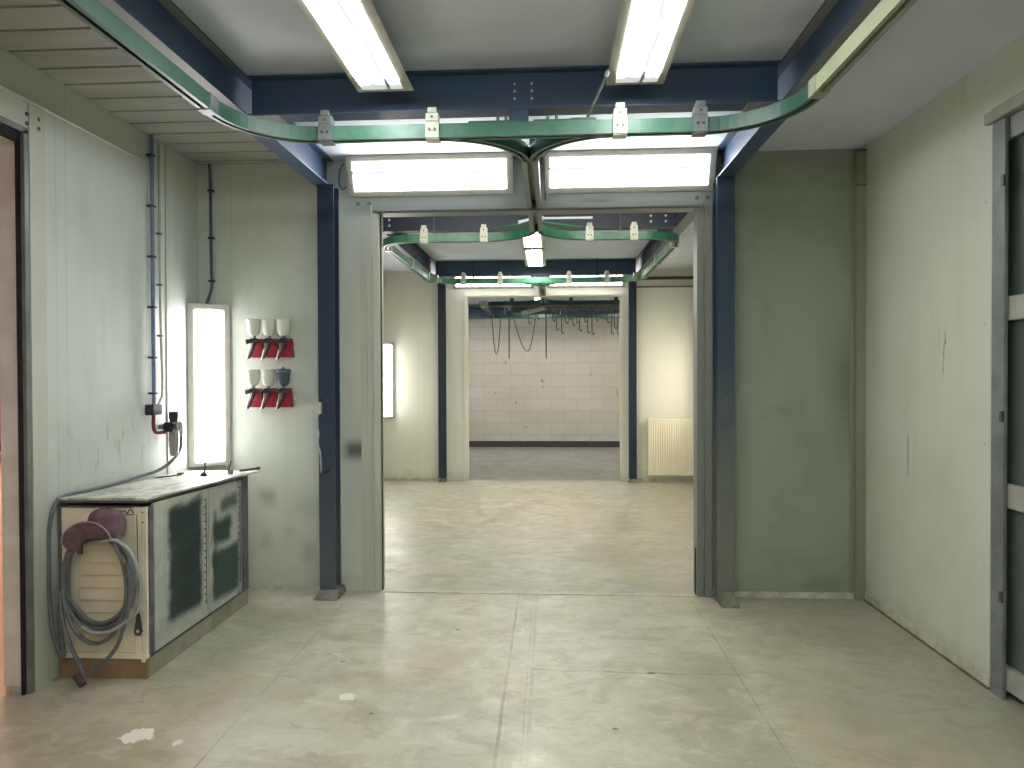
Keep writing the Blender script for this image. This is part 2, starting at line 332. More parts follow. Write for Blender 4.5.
# ------------------------------------------------------------------ geometry helpers
class G:
    def __init__(s): s.b = bmesh.new()
    def box(s, x0, x1, y0, y1, z0, z1):
        v = [s.b.verts.new(p) for p in ((x0,y0,z0),(x1,y0,z0),(x1,y1,z0),(x0,y1,z0),(x0,y0,z1),(x1,y0,z1),(x1,y1,z1),(x0,y1,z1))]
        for f in ((0,3,2,1),(4,5,6,7),(0,1,5,4),(1,2,6,5),(2,3,7,6),(3,0,4,7)): s.b.faces.new([v[i] for i in f])
        return s
    def hexa(s, p):                                      # 8 points: bottom ring 4, top ring 4
        v = [s.b.verts.new(q) for q in p]
        for f in ((0,3,2,1),(4,5,6,7),(0,1,5,4),(1,2,6,5),(2,3,7,6),(3,0,4,7)): s.b.faces.new([v[i] for i in f])
        return s
    def loft(s, rings, closed=True, caps=True):
        R = [[s.b.verts.new(p) for p in r] for r in rings]; n = len(R[0])
        for a, b in zip(R, R[1:]):
            for i in range(n if closed else n-1):
                j = (i+1) % n; s.b.faces.new((a[i], a[j], b[j], b[i]))
        if caps: s.b.faces.new(R[0][::-1]); s.b.faces.new(R[-1])
        return s
    def tube(s, pts, r, n=8, caps=True):
        pts = [Vector(p) for p in pts]; rs = r if isinstance(r, (list, tuple)) else [r]*len(pts)
        rings = []; up = None
        for i, p in enumerate(pts):
            d = (pts[min(i+1, len(pts)-1)]-pts[max(i-1, 0)]).normalized()
            if up is None:
                up = Vector((0,0,1)) if abs(d.z) < .9 else Vector((0,1,0))
            u = (up - d*up.dot(d)).normalized(); w = d.cross(u); up = u
            rings.append([p+(u*math.cos(a)+w*math.sin(a))*rs[i] for a in [2*PI*k/n for k in range(n)]])
        return s.loft(rings, True, caps)
    def lathe(s, prof, c=(0,0,0), n=20, M4=None):        # prof: (r, z)
        c = Vector(c); rings = []
        for r, z in prof:
            ring = []
            for k in range(n):
                p = Vector((max(r, 1e-4)*math.cos(2*PI*k/n), max(r, 1e-4)*math.sin(2*PI*k/n), z))
                if M4: p = M4 @ p
                ring.append(p+c)
            rings.append(ring)
        return s.loft(rings)
    def cyl(s, a, b, r, n=12): return s.tube([a, b], r, n)
    def build(s, name, mat, parent=None, bevel=0., smooth=False, loc=None):
        bmesh.ops.recalc_face_normals(s.b, faces=s.b.faces)
        if bevel: bmesh.ops.bevel(s.b, geom=s.b.edges, offset=bevel, segments=2, affect='EDGES', clamp_overlap=True)
        o3 = Vector((0,0,0))
        if parent is not None:
            p = parent
            while p is not None: o3 += p.location; p = p.parent
        if loc is not None: o3 = Vector(loc)
        if o3.length: bmesh.ops.translate(s.b, verts=s.b.verts, vec=-o3)
        me = bpy.data.meshes.new(name); s.b.to_mesh(me); s.b.free()
        if smooth:
            for f in me.polygons: f.use_smooth = True
            try: me.set_sharp_from_angle(angle=math.radians(40))
            except Exception: pass
        me.materials.append(M[mat]); o = bpy.data.objects.new(name, me); COL.objects.link(o)
        if parent is not None: o.parent = parent
        if loc is not None: o.location = loc
        return o

def struct(name, g, mat, parent=None, **k):
    o = g.build(name, mat, parent, **k)
    if parent is None: o['kind'] = 'structure'
    return o
def thing(name, label, cat, loc, group=None):
    o = bpy.data.objects.new(name, None); COL.objects.link(o); o.location = loc; o.empty_display_size = .1
    o['label'] = label; o['category'] = cat
    if group: o['group'] = group
    return o
def tag(o, label, cat, group=None):
    o['label'] = label; o['category'] = cat
    if group: o['group'] = group
    return o
def dup(root, loc, label, group=None):
    def cp(o, parent):
        c = o.copy(); COL.objects.link(c)
        if parent is not None: c.parent = parent
        for ch in list(o.children): cp(ch, c)
        return c
    r = cp(root, None); r.location = loc; r['label'] = label
    if group: r['group'] = group
    return r
def cat_rom(P, k=8):
    P = [Vector(p) for p in P]; Q = [2*P[0]-P[1]]+P+[2*P[-1]-P[-2]]; out = []
    for i in range(1, len(Q)-2):
        for t in range(k):
            t /= k; a, b, c, d = Q[i-1:i+3]
            out.append(.5*((2*b)+(-a+c)*t+(2*a-5*b+4*c-d)*t*t+(-a+3*b-3*c+d)*t**3))
    out.append(P[-1]); return out

# ------------------------------------------------------------------ the shell
Y0, Y1, Y1b, Y2, Y2b, Y3 = -.9, 4.679, 4.779, 9.728, 9.828, 14.356
XL, XR, ZC = -2.468, 2.081, 3.0
D1, D2, DZ = -1.183, .987, 2.623
struct('floor', G().box(-2.57, 2.5, Y0-.1, Y3+.2, -.12, 0), 'floor')
struct('ceiling', G().box(-2.57, 2.5, Y0-.1, Y3+.2, ZC, ZC+.1), 'ceil')
g = G(); yy = Y0+.005; pitch = .178; k0 = 2.817-pitch*21
yy = k0
while yy < Y1-.02:
    a, b = max(yy+.004, Y0), min(yy+pitch-.004, Y1-.001)
    g.hexa(((XL, a+.006, ZC-.014), (-1.60, a+.006, ZC-.014), (-1.60, b-.006, ZC-.014), (XL, b-.006, ZC-.014), (XL, a, ZC-.001), (-1.60, a, ZC-.001), (-1.60, b, ZC-.001), (XL, b, ZC-.001)))
    yy += pitch
struct('ceiling', g, 'boards')
# left wall with its opening
LY0, LY1, LZ = .75, 3.10, 2.65
g = G(); g.box(-2.57, XL, LY1, Y3+.2, 0, ZC); g.box(-2.57, XL, Y0-.1, LY0, 0, ZC); g.box(-2.57, XL, LY0, LY1, LZ, ZC)
struct('wall_left', g, 'wall_left')
# right wall with its opening
RY0, RY1, RZ = .9, 3.24, 2.60
g = G(); g.box(XR, 2.2, RY1+.09, Y3+.2, 0, ZC); g.box(XR, 2.2, Y0-.1, RY0, 0, ZC); g.box(XR, 2.2, RY0, RY1+.09, RZ+.08, ZC)
struct('wall_right', g, 'wall_right')
struct('wall_rear', G().box(-2.57, 2.2, Y0-.1, Y0, 0, ZC), 'wall_plain')
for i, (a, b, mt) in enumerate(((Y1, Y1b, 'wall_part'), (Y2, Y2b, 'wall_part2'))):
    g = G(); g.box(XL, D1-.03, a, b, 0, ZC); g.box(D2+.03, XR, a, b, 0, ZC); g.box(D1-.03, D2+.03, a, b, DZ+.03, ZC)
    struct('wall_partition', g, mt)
struct('wall_back', G().box(-2.57, 2.5, Y3, Y3+.15, 0, ZC), 'block')
struct('baseboard_back', G().box(-2.46, 2.08, Y3-.012, Y3, 0, .126), 'skirt_d')

# doorway frames
def frame(a, b, ml, mr, mt_):
    # left jamb : stepped strips
    g = G(); g.box(D1-.042, D1, a-.012, b+.012, 0, DZ+.002); g.box(D1-.055, D1-.044, a-.022, a, 0, DZ+.055)
    struct('trim_1', g, ml, bevel=.001)
    g = G(); g.box(D2, D2+.042, a-.012, b+.012, 0, DZ+.002)
    struct('trim_2', g, mr, bevel=.001)
    g = G(); g.box(D1-.042, D2+.042, a-.012, b+.012, DZ+.002, DZ+.05); g.box(D1-.03, D2+.03, a-.020, a-.012, DZ+.012, DZ+.026)
    struct('trim_3', g, mt_, bevel=.001)
frame(Y1, Y1b, 'paleframe', 'dusk', 'greyframe')
frame(Y2, Y2b, 'wall_part2', 'wall_part2', 'wall_part2')
struct('trim_4', G().box(-1.312, D1-.058, Y1-.016, Y1, .0, 2.60), 'paleframe', bevel=.002)
struct('trim_5', G().box(-1.272, -1.266, Y1-.024, Y1-.016, 1.07, 2.45), 'white', bevel=.001)
struct('trim_6', G().box(D2+.046, 1.085, Y1-.03, Y1, 0, 2.66), 'dusk', bevel=.003)
# dark seals inside the doorway
struct('trim_7', G().box(D1-.001, D1+.006, Y1+.03, Y1+.05, 0, DZ), 'rubber')
struct('trim_8', G().box(D2-.005, D2+.001, Y1+.03, Y1+.05, 0, .32), 'rubber')
struct('trim_9', G().box(D1, D2, Y1-.012, Y1+.012, 0, .004), 'skirt')
# corner trims
struct('trim_10', G().box(2.022, XR, Y1-.045, Y1, .0, 2.97), 'cornertrim', bevel=.004)
struct('trim_11', G().box(1.995, 2.02, Y1-.006, Y1, .0, 2.93), 'cornertrim', bevel=.001)
struct('trim_12', G().box(2.01, XR, Y2-.045, Y2, .0, 2.98), 'wall_right', bevel=.004)
g = G(); g.box(XL, XL+.018, 2.5, 4.10, 2.806, 2.818); struct('trim_13', g, 'white')
g = G(); g.box(XL, XL+.006, 4.262, 4.30, .02, 2.98); struct('trim_14', g, 'paleframe', bevel=.001)
g = G(); g.box(2.018, XR-.001, Y1-.047, Y1-.001, 2.972, 2.982); g.box(2.018, XR-.001, Y1-.0465, Y1-.0445, 2.745, 2.753); struct('trim_25', g, 'conduit_d')
# skirtings
struct('baseboard_left', G().box(XL+.001, -1.60, Y1-.010, Y1, 0, .032), 'skirt')
struct('baseboard_front', G().box(1.21, 2.02, Y1-.010, Y1, 0, .038), 'skirt')
struct('baseboard_right', G().box(XR-.008, XR, RY1+.11, Y1-.05, .012, .062), 'skirt')
struct('trim_15', G().box(XR-.014, XR, RY1+.11, Y1-.05, 0, .012), 'jointb')
struct('baseboard_middle', G().box(1.20, 2.0, Y2-.010, Y2, 0, .05), 'skirt')
struct('baseboard_middle_left', G().box(XL+.001, -1.61, Y2-.010, Y2, 0, .035), 'skirt')

# left opening lining: pale jamb, black brush seal, steel edge, four screw holes
g = G(); g.box(-2.60, -2.499, LY1-.012, LY1, .035, LZ-.005); g.box(-2.60, -2.505, LY0, LY1, LZ-.02, LZ)
struct('trim_16', g, 'jambpaint')
g = G(); g.box(-2.500, -2.485, LY1-.03, LY1, .0, LZ); g.box(-2.506, -2.484, LY0, LY1-.03, LZ-.045, LZ)
struct('trim_17', g, 'rubber')
g = G(); g.box(-2.484, XL+.004, LY1-.018, LY1+.012, 0, LZ+.02); g.box(-2.484, XL+.004, LY0, LY1+.018, LZ, LZ+.03)
struct('trim_18', g, 'galv', bevel=.002)
g = G(); g.box(XL, XL+.006, LY1+.014, LY1+.115, .0, 2.80)
struct('trim_19', g, 'paleframe', bevel=.001)
g = G()
for hy in (3.105, 3.175):
    for hz in (2.70, 2.745): g.cyl((XL+.001, hy, hz), (XL+.008, hy, hz), .010, 10)
struct('trim_20', g, 'bolt')

# ------------------------------------------------------------------ hall beyond the left opening
struct('floor', G().box(-18, -2.57, -4, 18, -.12, 0), 'hall_floor')
g = G(); g.box(-18, -2.57, 17.8, 18, 0, 7); g.box(-18.2, -18, -4, 18, 0, 7); g.box(-18, -2.57, -4.2, -4, 0, 7); g.box(-2.62, -2.57, 14.6, 18, 0, 7)
g.box(-2.60, -2.575, -4, LY0, 0, 7); g.box(-2.60, -2.575, LY1, 18, 0, 7); g.box(-2.60, -2.575, LY0, LY1, LZ, 7)
struct('wall_hall', g, 'hallwall')
struct('ceiling', G().box(-18, -2.57, -4, 18, 7, 7.1), 'hallwall')
g = G(); g.box(-17.9, -4, 17.72, 17.79, 5.6, 7.0); struct('window_1', g, 'e_win')
g = G(); g.box(-17.9, -2.7, 17.5, 17.7, 4.6, 4.9); g.box(-17.9, -2.7, 17.6, 17.7, 4.15, 4.25); struct('trim_21', g, 'brown')
for ly in (9.0, 14.0):
    t = thing('hall_lamp', 'warm lamp hung from the hall ceiling beyond the left opening', 'lamp', (-7, ly, 6.0), 'warm lamps in the hall')
    G().box(-7.9, -6.1, ly-.35, ly+.35, 6.0, 6.25).build('lamp_housing', 'white', t); G().box(-7.85, -6.15, ly-.3, ly+.3, 5.985, 6.0).build('diffuser', 'e_hall', t)
    for sx in (-7.6, -6.4): G().cyl((sx, ly, 6.25), (sx, ly, 7.0), .01, 6).build('suspension_rod', 'zinc', t)
# orange rack
t = thing('storage_rack', 'orange stacked storage rack in the warm lit hall beyond the left opening', 'rack', (-10.2, 12.0, 0))
G().box(-11.6, -8.9, 11.7, 12.5, .18, .30).build('base', 'maroon', t)
for px_ in (-11.5, -10.35, -9.55):
    G().box(px_-.035, px_+.035, 11.66, 11.74, 0, 1.92).build('post', 'maroon', t)
G().box(-11.5, -9.0, 11.66, 11.74, 1.85, 1.92).build('top_bar', 'maroon', t)
for k in range(7):
    z0 = .36+k*.14
    G().hexa(((-11.5,11.62,z0),(-9.0,11.62,z0),(-9.0,12.3,z0+.03),(-11.5,12.3,z0+.03),(-11.5,11.62,z0+.085),(-9.0,11.62,z0+.085),(-9.0,12.3,z0+.11),(-11.5,12.3,z0+.11))).build('tray', 'orange', t, bevel=.01)
for k in range(3):
    z0 = 1.40+k*.15
    G().tube(cat_rom([(-9.9, 11.7, z0+.10), (-10.0, 11.7, z0+.03), (-10.12, 11.7, z0), (-10.25, 11.7, z0+.03), (-10.3, 11.7, z0+.10)], 5), .028, 6).build('curved_arm', 'orange', t)

# ------------------------------------------------------------------ steel frame
def ibeam(name, ax, a, b, c, z0, z1, w=.10, tf=.009, tw=.007, mat='blue'):
    """I section running along ax ('x' from a to b at y centre c, 'y' from a to b at x centre c)"""
    g = G()
    def bx(s0, s1, za, zb):
        if ax == 'x': g.box(a, b, c+s0, c+s1, za, zb)
        else: g.box(c+s0, c+s1, a, b, za, zb)
    prof = [(-w/2, z0), (w/2, z0), (w/2, z0+tf), (tw/2, z0+tf), (tw/2, z1-tf), (w/2, z1-tf), (w/2, z1), (-w/2, z1), (-w/2, z1-tf), (-tw/2, z1-tf), (-tw/2, z0+tf), (-w/2, z0+tf)]
    rings = [[((e, c+s, z) if ax == 'x' else (c+s, e, z)) for s, z in prof] for e in (a, b)]
    g.loft(rings); return g.build(name, mat)
ZB = 2.80
def boltrow(parent, pts, d=(0,-1,0), r=.006, mat='boltw'):
    for p in pts:
        G().cyl(p, (p[0]+d[0]*.006, p[1]+d[1]*.006, p[2]+d[2]*.006), r, 8).build('bolt', mat, parent)
o = tag(ibeam('ceiling_beam', 'y', Y0, Y1, -1.552, ZB, ZC-.002, mat='blue_u'), 'dark blue steel beam running over the left column towards the camera', 'beam')
o = tag(ibeam('ceiling_beam', 'y', Y0, Y1, 1.152, ZB, ZC-.002, mat='blue_u'), 'dark blue steel beam running over the right column towards the camera', 'beam')
t = thing('ceiling_beam', 'dark blue cross beam behind the two long ceiling lamps, nearest the camera', 'beam', (-.2, 3.386, ZB))
o = ibeam('web', 'x', -1.500, 1.100, 3.386, ZB, ZC-.002); o.parent = t; o.location = -t.location
G().box(-.215, -.045, 3.372, 3.382, ZB+.01, ZC-.012).build('splice_plate', 'blue', t)
boltrow(t, [(x_, 3.372, z_) for x_ in (-.172, -.088) for z_ in (2.862, 2.898, 2.934)])
G().box(-.20, -.105, 3.34, 3.43, 2.715, 2.80).build('hanger_block', 'blue', t)
for cx, lab in ((-1.505, 'left'), (1.105, 'right')):
    s_ = 1 if cx < 0 else -1
    G().hexa(((cx, 3.33, 2.795), (cx+s_*.16, 3.33, 2.795), (cx+s_*.16, 3.44, 2.795), (cx, 3.44, 2.795), (cx, 3.33, 2.80), (cx+s_*.16, 3.33, 2.80), (cx+s_*.16, 3.44, 2.80), (cx, 3.44, 2.80))).build('corner_gusset', 'zinc_d', t)
# middle room beams
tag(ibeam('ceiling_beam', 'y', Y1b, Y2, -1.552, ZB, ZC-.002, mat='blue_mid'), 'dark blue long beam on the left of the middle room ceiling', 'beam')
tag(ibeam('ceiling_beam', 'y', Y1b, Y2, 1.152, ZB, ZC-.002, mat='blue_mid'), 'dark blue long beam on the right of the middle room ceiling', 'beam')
t = thing('ceiling_beam', 'dark blue cross beam just beyond the first doorway lintel', 'beam', (-.2, 6.1, ZB))
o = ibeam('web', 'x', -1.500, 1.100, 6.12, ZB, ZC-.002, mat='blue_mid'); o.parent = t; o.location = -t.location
boltrow(t, [(x_, 6.114, z_) for x_ in (-1.45, .89, 1.02) for z_ in (2.86, 2.91)], r=.011)
tag(ibeam('ceiling_beam', 'x', -1.500, 1.100, 8.90, ZB, ZC-.002), 'dark blue cross beam in front of the far lintel lamps', 'beam')
tag(ibeam('ceiling_beam', 'x', -2.3, 2.0, 14.28, 2.71, 2.93), 'dark blue cross beam against the block wall at the very back', 'beam')
tag(ibeam('ceiling_beam', 'x', -2.3, 2.0, 11.3, 2.83, 2.998), 'dark blue cross beam above the hanging hooks in the back room', 'beam')

def column(x0, x1, y0, y1, mat, lab, base):
    t = thing('steel_column', lab, 'column', ((x0+x1)/2, (y0+y1)/2, 0))
    g = G(); tf = .010; cx = (x0+x1)/2
    prof = [(x0, y0), (x1, y0), (x1, y0+tf), (cx+.004, y0+tf), (cx+.004, y1-tf), (x1, y1-tf), (x1, y1), (x0, y1), (x0, y1-tf), (cx-.004, y1-tf), (cx-.004, y0+tf), (x0, y0+tf)]
    g.loft([[(x, y, z) for x, y in prof] for z in (.05, ZB)]); g.build('post', mat, t)
    b0, b1, bf, h = base
    G().hexa(((b0, bf, 0), (b1, bf, 0), (b1, y1+.01, 0), (b0, y1+.01, 0), (b0+.03, y0-.02, h), (b1-.015, y0-.02, h), (b1-.015, y1+.01, h), (b0+.03, y1+.01, h))).build('base_plinth', 'plinth', t, bevel=.004)
    return t
cl = column(-1.575, -1.462, 4.555, 4.668, 'col_l', 'dark blue steel column left of the first doorway, nearest the camera', (-1.598, -1.425, 4.47, .05))
cr = column(1.092, 1.205, 4.555, 4.668, 'col_r', 'dust coated blue column right of the first doorway, nearest the camera', (1.092, 1.215, 4.44, .07))
column(-1.592, -1.492, 9.61, 9.718, 'col_far', 'dark column left of the second doorway in the middle room', (-1.60, -1.48, 9.58, .03))
column(1.10, 1.20, 9.61, 9.718, 'col_far', 'dark column right of the second doorway beside the radiator', (1.09, 1.21, 9.55, .05))

# switch box and loose cable on the left column
t = thing('switch_box', 'small white box on the left column above a dangling cable', 'switch', (-1.57, 4.54, 1.27))
G().box(-1.60, -1.548, 4.515, 4.553, 1.245, 1.325).build('box_body', 'white', t, bevel=.003)
G().tube(cat_rom([(-1.572, 4.54, 1.245), (-1.58, 4.535, 1.17), (-1.565, 4.53, 1.12), (-1.575, 4.54, 1.05), (-1.555, 4.53, .98), (-1.552, 4.53, .90), (-1.548, 4.53, .85)], 5), .006, 6).build('cable', 'cable', t, smooth=True)
G().tube(cat_rom([(-1.555, 4.535, .86), (-1.525, 4.53, .85), (-1.497, 4.535, .885)], 5), .008, 6).build('cable_clip', 'black', t)

# ------------------------------------------------------------------ monorail
RZ0, RH = 2.64, .066
def cprof(w, h, slot):
    a, b, t, s = w/2, h, .006, slot/2
    return [(-a, 0), (-s, 0), (-s, t), (-a+t, t), (-a+t, b-t), (a-t, b-t), (a-t, t), (s, t), (s, 0), (a, 0), (a, b), (-a, b)]
def sweep(pts, w=.052, h=RH, slot=.018, z0=RZ0):
    pts = [Vector((p[0], p[1])) for p in pts]; rings = []; pr = cprof(w, h, slot)
    for i, p in enumerate(pts):
        d = (pts[min(i+1, len(pts)-1)]-pts[max(i-1, 0)]).normalized(); n = Vector((d.y, -d.x))
        rings.append([(p.x+n.x*s, p.y+n.y*s, z0+z) for s, z in pr])
    g = G(); g.loft(rings); return g
def arc(cx, cy, r, a0, a1, n=14):
    return [(cx+r*math.cos(math.radians(a0+(a1-a0)*i/n)), cy+r*math.sin(math.radians(a0+(a1-a0)*i/n))) for i in range(n+1)]
def bracket(parent, x, y, mat, w=.066, front=-1):
    yf = y+front*.033
    g = G(); ya, yb = sorted((yf, yf+front*.005))
    g.box(x-w/2, x+w/2, ya, yb, RZ0-.004, RZ0+RH+.008)
    g.box(x-w/2, x+w/2, min(yf, y+.03), max(yf+.001, y+.03), RZ0-.010, RZ0-.004)
    g.box(x-w/2+.003, x+w/2-.003, ya-.004, y+.02, RZ0+RH+.008, RZ0+RH+.045)
    g.box(x-w/2+.012, x+w/2-.012, ya-.004, ya+.012, RZ0+RH+.047, RZ0+RH+.072)
    g.box(x-w/2+.012, x+w/2-.018, ya+.008, y+.05, RZ0+RH+.060, RZ0+RH+.068)
    b = g.build('hanger_bracket', mat, parent, bevel=.0015)
    for bx, bz in ((x-.013, RZ0+.035), (x+.013, RZ0+.035), (x, RZ0+RH+.027)):
        G().cyl((bx, ya, bz), (bx, ya-.007, bz), .0065, 8).build('bolt', 'bolt', b)
    return b
CX = -.108
# front room loop
YR = 3.276
t = thing('overhead_rail', 'green overhead monorail loop crossing the near room under the first cross beam', 'rail', (CX, YR, RZ0))
sweep([(-1.09, YR), (.71, YR)]).build('rail_section', 'rail', t)
sweep(arc(-1.09, YR-.378, .378, 90, 180)).build('curved_section', 'rail_dim', t)
sweep(arc(.712, YR-.383, .383, 90, 0)).build('curved_section', 'rail_dim', t)
sweep([(-1.468, YR-.378), (-1.468, Y0+.02)]).build('rail_section', 'rail_dim', t)
sweep([(1.095, YR-.383), (1.095, Y0+.02)]).build('rail_section', 'rail_white', t)['label'] = 'rail section whitened by pale overspray'
for xx, yy_ in ((-1.468, YR-.40), (1.095, YR-.41)):                    # joint sleeves
    G().box(xx-.031, xx+.031, yy_-.04, yy_+.03, RZ0-.004, RZ0+RH+.004).build('joint_sleeve', 'zinc_d' if xx < 0 else 'rail_white', t, bevel=.002)
for xx, mt in ((-1.08, 'zinc_d'), (-.56, 'zinc_w'), (.33, 'zinc_w'), (.702, 'zinc_d')): bracket(t, xx, YR, mt)
for xx in (-1.468, 1.095):
    for yy_ in (1.8, .6):
        G().box(xx-.012, xx+.012, yy_-.02, yy_+.02, RZ0+RH, ZB).build('hanger_bracket', 'zinc_d', t)
r_ = .385
def earc(side, yc, sy, n=16):       # quarter ellipse from the crossing rail to the centre rail
    rx, ry = .46, r_; x0 = CX+side*.023
    return [(x0+side*rx*(1-math.cos(PI/2*i/n)), yc+sy*ry*(1-math.sin(PI/2*i/n))) for i in range(n+1)]
sweep(earc(-1, YR, 1), .050).build('switch_curve', 'rail_dim', t)
sweep(earc(1, YR, 1), .050).build('switch_curve', 'rail_dim', t)
for s_ in (-1, 1):
    p = [(CX+s_*.03, YR-.02), (CX+s_*.28, YR-.02), (CX+s_*.26, YR+.02), (CX+s_*.11, YR+.10), (CX+s_*.03, YR+.12)]
    G().loft([[(a, b, z) for a, b in p] for z in (RZ0+RH+.002, RZ0+RH+.010)]).build('switch_plate', 'rail_dim', t)
    for bx in (.10, .14): G().cyl((CX+s_*bx, YR-.01, RZ0+RH+.01), (CX+s_*bx, YR-.01, RZ0+RH+.03), .008, 8).build('bolt', 'bolt', t)
sweep([(CX, YR+r_-.01), (CX, 5.42)], .094, RH, .030).build('rail_section', 'rail_centre', t)
for yy_ in (4.3, 5.0):
    G().box(CX-.02, CX+.02, yy_-.02, yy_+.02, RZ0+RH, ZC-.001 if yy_ > 4.78 else ZC-.001).build('hanger_bracket', 'blue', t)
G().tube([(CX+.075, 4.68, 2.70), (CX+.075, 3.75, 2.695), (CX+.10, 3.66, 2.70)], .006, 6).build('air_line', 'conduit_d', t)
# switch pull rod
t = thing('switch_rod', 'thin grey rod rising from the near rail switch to the right ceiling lamp', 'rod', (.175, 3.27, 2.72))
G().cyl((.178, 3.275, 2.725), (.258, 3.10, 2.855), .007, 8).build('rod', 'zinc_d', t)
G().cyl((.254, 3.108, 2.848), (.262, 3.09, 2.864), .011, 8).build('rod_end', 'boltw', t)
G().box(.10, .22, 3.26, 3.30, RZ0+RH+.001, RZ0+RH+.016).build('foot', 'bolt', t)
# middle room loop
YA, YB_ = 5.79, 8.42; rc = .30
t = thing('overhead_rail', 'bright green overhead monorail loop seen through the first doorway', 'rail', (CX, YA, RZ0))
sweep([(-1.17, YA), (CX-.48, YA)]).build('rail_section', 'rail_far', t)
sweep([(CX+.48, YA), (.80, YA)]).build('rail_section', 'rail_far', t)
sweep(arc(-1.17, YA+rc, rc, -90, -180)).build('curved_section', 'rail_far', t)
sweep(arc(.80, YA+rc, rc, -90, 0)).build('curved_section', 'rail_far', t)
sweep([(-1.47, YA+rc), (-1.47, YB_-rc)]).build('rail_section', 'rail_far', t)
sweep([(1.10, YA+rc), (1.10, YB_-rc)]).build('rail_section', 'rail_far', t)
sweep(arc(-1.17, YB_-rc, rc, 180, 90)).build('curved_section', 'rail_far', t)
sweep(arc(.80, YB_-rc, rc, 0, 90)).build('curved_section', 'rail_far', t)
sweep([(-1.17, YB_), (.80, YB_)]).build('rail_section', 'rail_far', t)
sweep(earc(-1, YA, -1), .050).build('switch_curve', 'rail_far', t)
sweep(earc(1, YA, -1), .050).build('switch_curve', 'rail_far', t)
for s_ in (-1, 1):
    p = [(CX+s_*.04, YA-.30), (CX+s_*.10, YA-.22), (CX+s_*.38, YA-.03), (CX+s_*.30, YA+.02), (CX+s_*.04, YA-.05)]
    G().loft([[(a, b, z) for a, b in p] for z in (RZ0+RH+.030, RZ0+RH+.044)]).build('switch_plate', 'rail_far', t)
for xx in (-1.07, -.56, .33, .70): bracket(t, xx, YA, 'zinc_w')
for xx in (-1.07, -.615, .23, .69): bracket(t, xx, YB_, 'zinc_w')
for xx, yy_ in ((-1.465, 8.05), (-1.40, 8.28), (1.03, 8.28), (1.10, 8.05), (-1.465, 7.1), (1.1, 7.1), (-1.47, 6.15), (1.10, 6.15)):
    G().box(xx-.034, xx+.034, yy_-.03, yy_+.03, RZ0-.006, RZ0+RH+.03).build('joint_sleeve', 'zinc', t, bevel=.002)
sweep(earc(-1, YB_, 1), .050).build('switch_curve', 'rail_far', t)
sweep(earc(1, YB_, 1), .050).build('switch_curve', 'rail_far', t)
sweep([(CX, YB_+r_-.01), (CX, 10.68)], .094, RH, .030).build('rail_section', 'rail_centre', t)
for xx, yy_ in ((-1.0, YA+.1), (.6, YA+.1), (-1.0, YB_+.44), (.6, YB_+.44)):
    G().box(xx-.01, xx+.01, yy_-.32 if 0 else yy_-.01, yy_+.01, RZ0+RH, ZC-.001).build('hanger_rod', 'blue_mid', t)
t = thing('switch_rod', 'pale horizontal rod beside the rail switch beyond the first doorway', 'rod', (.1, 5.62, 2.78))
G().cyl((-.07, 5.60, 2.785), (.345, 5.60, 2.785), .010, 8).build('rod', 'boltw', t)
G().cyl((-.26, 5.60, 2.755), (-.15, 5.60, 2.775), .016, 8).build('lever', 'boltw', t)
G().box(-.07, -.05, 5.58, 5.62, 2.705, 2.80).build('foot', 'zinc', t)
# back room loop
t = thing('overhead_rail', 'green overhead monorail darkened for shade in the back room, hung with hooks and chains', 'rail', (CX, 11.06, RZ0))
YC_, YD_ = 11.06, 13.5
sweep([(-.85, YC_), (1.4, YC_)]).build('rail_section', 'rail_shaded', t)
sweep(arc(-.85, YC_+.28, .28, -90, -180)).build('curved_section', 'rail_shaded', t)
sweep([(-1.13, YC_+.28), (-1.13, YD_)]).build('rail_section', 'rail_shaded', t)
sweep([(-1.13, YD_), (1.4, YD_)]).build('rail_section', 'rail_shaded', t)
sweep(earc(-1, YC_, -1), .050).build('switch_curve', 'rail_shaded', t)
sweep(earc(1, YC_, -1), .050).build('switch_curve', 'rail_shaded', t)
for xx in (-.62, .33, 1.05): bracket(t, xx, YC_, 'bolt')
for xx, yy_ in ((-1.05, 11.10), (-1.12, 11.2)): G().box(xx-.05, xx+.04, yy_-.04, yy_+.04, RZ0-.006, RZ0+RH+.02).build('joint_sleeve', 'zinc', t, bevel=.004)
for xx in (-.9, .2, 1.2): G().box(xx-.01, xx+.01, YD_-.01, YD_+.01, RZ0+RH, ZC-.001).build('hanger_rod', 'zinc', t)

# hanging stuff in the back room
def hook(lab, x, y, L, r=.009, grp='hooks hanging from the back room rail', curl=True):
    t = thing('hanging_hook', lab, 'hook', (x, y, RZ0), grp)
    G().cyl((x, y, RZ0-.085), (x, y, RZ0-L), r, 6).build('shank', 'chain', t)
    G().box(x-.022, x+.022, y-.02, y+.02, RZ0-.09, RZ0).build('trolley', 'chain_w', t)
    if curl:
        G().tube([(x, y, RZ0-L), (x+.012, y-.01, RZ0-L-.03), (x+.03, y-.02, RZ0-L-.02), (x+.035, y-.02, RZ0-L)], r, 6).build('crook', 'chain', t)
    return t
LAB = 'thin steel hook hanging in the row under the back room rail'
random.seed(3)
lay = [(-.35, .30), (-.21, .22), (.04, .26), (.10, .42), (.18, .48), (.24, .30), (.30, .24), (.36, .34), (.42, .30), (.47, .44), (.55, .28), (.60, .48), (.67, .50), (.74, .26), (.80, .22), (.86, .24), (.92, .30), (.985, .50), (1.03, .40), (1.08, .50), (1.13, .50)]
for x, L in lay: hook(LAB, x, YC_+.02+random.uniform(-.01, .01), L*.9)
